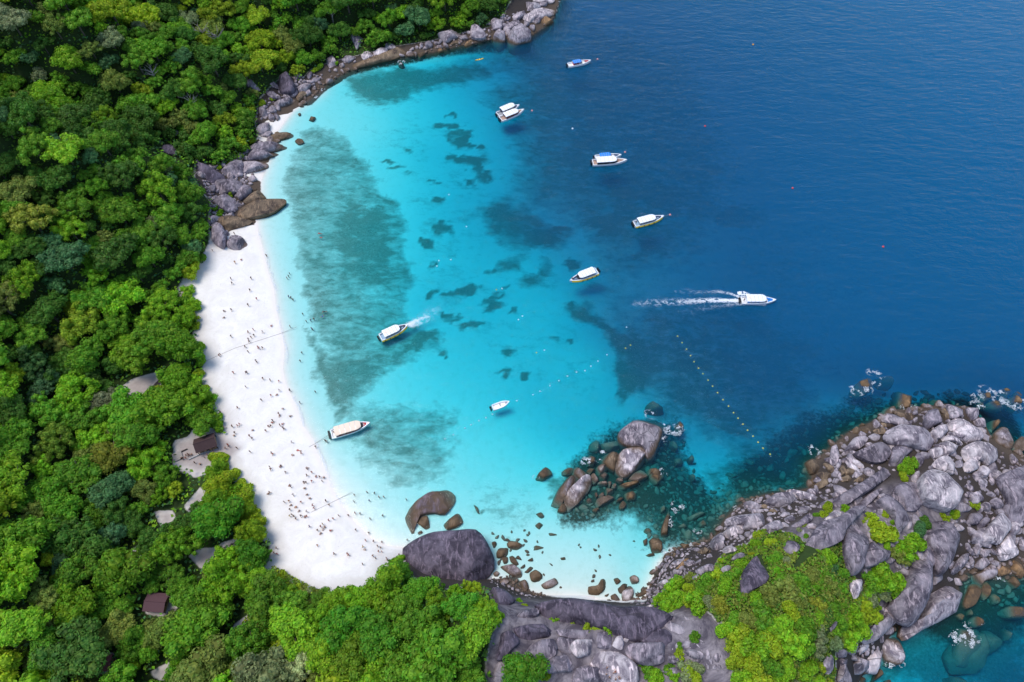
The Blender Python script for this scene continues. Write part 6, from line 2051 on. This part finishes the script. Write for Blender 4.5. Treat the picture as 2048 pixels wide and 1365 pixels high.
thing_mesh('log', MB().tube([(0, 0, .25), (p1[0] - p0[0], p1[1] - p0[1], .3)], .22, .16, 7), DARKW, 'dark fallen log at the edge of the shaded sand above the kerb wall', 'log', p0)
# a table of blue bags and a parasol like red towel among the beach visitors
# ------------------------------------------------------------------ buoys and swimming lines
BUOY = by_object_color('buoy_plastic', .45)


def buoy_mesh(r):
    m = MB()
    prof = [(0, -.7), (.7, -.55), (1, 0), (.75, .55), (.3, .8), (.22, 1.1), (0, 1.15)]
    n = 8
    v, f = [], []
    for q, h in prof:
        for k in range(n):
            a = 2 * math.pi * k / n
            v.append((q * r * math.cos(a), q * r * math.sin(a), h * r))
    for i in range(len(prof) - 1):
        for k in range(n):
            f.append((i * n + k, i * n + (k + 1) % n, (i + 1) * n + (k + 1) % n, (i + 1) * n + k))
    return m.add(v, f).mesh('buoy', BUOY, True)


BM = {.32: buoy_mesh(.28), .5: buoy_mesh(.45)}
BUOYS = []


def buoys(spots, r, col, word):
    for (px, py) in spots:
        x, y = [float(v) for v in ground(px, py)]
        o = link('buoy', BM[r], loc=(x, y, .05), color=col)
        BUOYS.append((o, px, py, word, None))


YL = [(1355, 673), (1364, 686), (1373, 699), (1381, 712), (1388, 724), (1397, 737), (1406, 748), (1416, 761), (1425, 773), (1435, 786), (1446, 800), (1457, 813), (1467, 826), (1476, 837), (1486, 849), (1495, 861), (1506, 873), (1516, 885), (1526, 897), (1540, 909)]
buoys(YL, .32, (.70, .55, .08), 'yellow float on the deep water line')
WL = [(1253, 655), (1214, 710), (1196, 723), (1182, 733), (1170, 742), (1153, 745), (1135, 753), (1118, 762), (1100, 772), (1080, 783), (1066, 790), (1034, 802), (985, 829), (972, 836), (958, 842), (942, 850), (930, 857), (907, 870), (890, 878)]
buoys(WL, .32, (.62, .64, .62), 'white float on the turquoise shallows line')
buoys([(1089, 701), (1045, 633), (1004, 578), (1037, 640), (874, 533), (878, 522), (902, 520), (933, 454), (898, 390)], .32, (.8, .8, .78), 'lone white float in turquoise water')
buoys([(1145, 258)], .5, (.8, .8, .8), 'white mooring buoy alone between the cruisers')
buoys([(1506, 90)], .5, (.85, .32, .03), 'orange buoy alone far out in the open blue water')
buoys([(1585, 377), (1766, 494), (1410, 253)], .5, (.75, .06, .06), 'lone red buoy in open water')
buoys([(1064, 222), (1250, 305), (1340, 430), (1195, 119)], .5, (.80, .30, .26), 'pale red mooring buoy off a bow')
buoys([(1261, 691), (1251, 697), (993, 580), (1073, 706)], .32, (.80, .55, .05), 'lone yellow float over reef')
ROPE = plain('rope', (.30, .26, .22), .9)


def rope(pts, label, r=.05, sea=False):
    w = []
    for i in range(len(pts) - 1):
        for u in np.linspace(0, 1, 9)[:-1]:
            px, py = pts[i][0] + (pts[i + 1][0] - pts[i][0]) * u, pts[i][1] + (pts[i + 1][1] - pts[i][1]) * u
            if sea:
                x, y = [float(v) for v in ground(px, py)]
                z = 0.0
            else:
                x, y, z = spot(px, py)
            w.append((x, y, max(z, 0) + .05))
    o = link('rope', MB().tube(w, r, n=5).mesh('rope', ROPE))
    tag(o, label, 'rope')


rope([(404, 726), (470, 697), (560, 668), (600, 655)], 'mooring rope stretched across the middle of the white beach')
rope([(622, 1025), (660, 1007), (712, 982)], 'mooring rope running into the water near the crowded end of the beach')
rope([(661, 871), (645, 880), (615, 896)], 'stern rope of the beige roofed speedboat')
rope([(1328, 433), (1340, 430)], 'short mooring rope off the bow of the yellow sided boat', .04, True)

# ------------------------------------------------------------------ labels: each thing told apart by its look and the landmark nearest to it
MARKS = [('the brown roofed hut', 411, 886), ('the purple brown roof', 312, 1205), ('the dark red roof', 203, 1328), ('the huge dark purple boulder', 897, 1120), ('the beige roofed speedboat', 700, 858), ("the lens shaped boulder", 470, 484),
         ('the long low spur', 520, 415), ("the forest rock dome", 342, 300), ("the bare ridge tree", 425, 62), ('the silvery flowering tree', 600, 1325), ('the dark sandy clearing', 285, 765), ("the pale tree far left", 45, 420),
         ("the tall lumpy tree", 150, 635), ('the middle islet', 1215, 930), ("the broad point boulder", 1815, 870), ('the largest pale boulder', 1880, 975), ("the far inlet", 1990, 1180), ('the kite shaped dark slab', 1500, 1150),
         ('the curved standing rock', 1435, 1088), ('the small sandy cove', 1190, 1120), ('the sand topped viewpoint rock', 1225, 1330), ("the drowned boulder", 1930, 1290), ("the far point boulder", 1035, 65), ("the bay corner rock", 625, 237),
         ('the yellow flag', 436, 908), ('the top left corner', 20, 20), ('the bottom left corner', 20, 1345), ('the pebble strip', 1010, 1165), ('the beach edge bulge', 500, 1060), ("the rounded bright tree", 355, 690), ('the whaleback rock', 1710, 1110), ('the pale cube boulder', 1780, 1290),
         ('the far shore ledge', 740, 108), ("the dark cliff rock", 570, 168), ('the ridge above the spur', 200, 330), ('the pale layered boulder', 1965, 905), ("the long wake", 1515, 600), ("the white dinghy", 1001, 810), ('the yellow kayak', 959, 120), ('the bottom edge slabs', 1100, 1290),
         ('the crowd near the rope', 600, 1010), ('the rope on the beach', 480, 695), ("the beach's north end", 500, 580), ("the beach's south end", 660, 1150), ("the long low rock", 745, 1020), ("the left edge midway", 5, 760), ('the left edge lower down', 5, 1020), ("the upper valley", 180, 180), ('the far hill', 760, 25), ("the bay corner slope", 430, 190)]
ORD = ['', 'second ', 'third ', 'fourth ', 'fifth ', 'sixth ', 'seventh ', 'eighth ', 'ninth ', 'tenth ', 'eleventh ', 'twelfth ', 'thirteenth ', 'fourteenth ', 'fifteenth ', 'sixteenth ', 'seventeenth ', 'eighteenth ', 'nineteenth ', 'twentieth ', 'twenty-first ', 'twenty-second ', 'twenty-third ', 'twenty-fourth ', 'twenty-fifth ']
ORD += [f'{t}-{u} ' for t in ('thirty', 'forty', 'fifty', 'sixty') for u in ('first', 'second', 'third', 'fourth', 'fifth', 'sixth', 'seventh', 'eighth', 'ninth')]


def name_all(recs, cat, group):
    owned = {}
    for rec in recs:
        o, px, py, word, lab = rec[0], rec[1], rec[2], rec[-2] if len(rec) == 5 else rec[3], rec[4]
        if lab:
            tag(o, lab, cat, group)
            continue
        k = min(range(len(MARKS)), key=lambda i: (MARKS[i][1] - px) ** 2 + (MARKS[i][2] - py) ** 2)
        owned.setdefault((k, word), []).append(((MARKS[k][1] - px) ** 2 + (MARKS[k][2] - py) ** 2, o, word))
    for (k, w_), lst in owned.items():
        lst.sort(key=lambda q: q[0])
        for i, (d, o, word) in enumerate(lst):
            tag(o, f"{word}, {ORD[min(i, len(ORD) - 1)]}closest to {MARKS[k][0]}", cat, group)


name_all([(o, px, py, word, lab) for (o, px, py, size, word, lab) in ROCK_THINGS], 'boulder', 'boulders of the shore and headland')
name_all(TREES, 'tree', 'forest trees')
name_all(BUSH_THINGS, 'bush', 'bushes of the headland and beach edge')
name_all([(r[0], r[1], r[2], r[3], None) for r in PEOPLE], 'person', 'visitors on the beach and in the shallows')
name_all(BUOYS, 'buoy', 'buoys and floats in the bay')
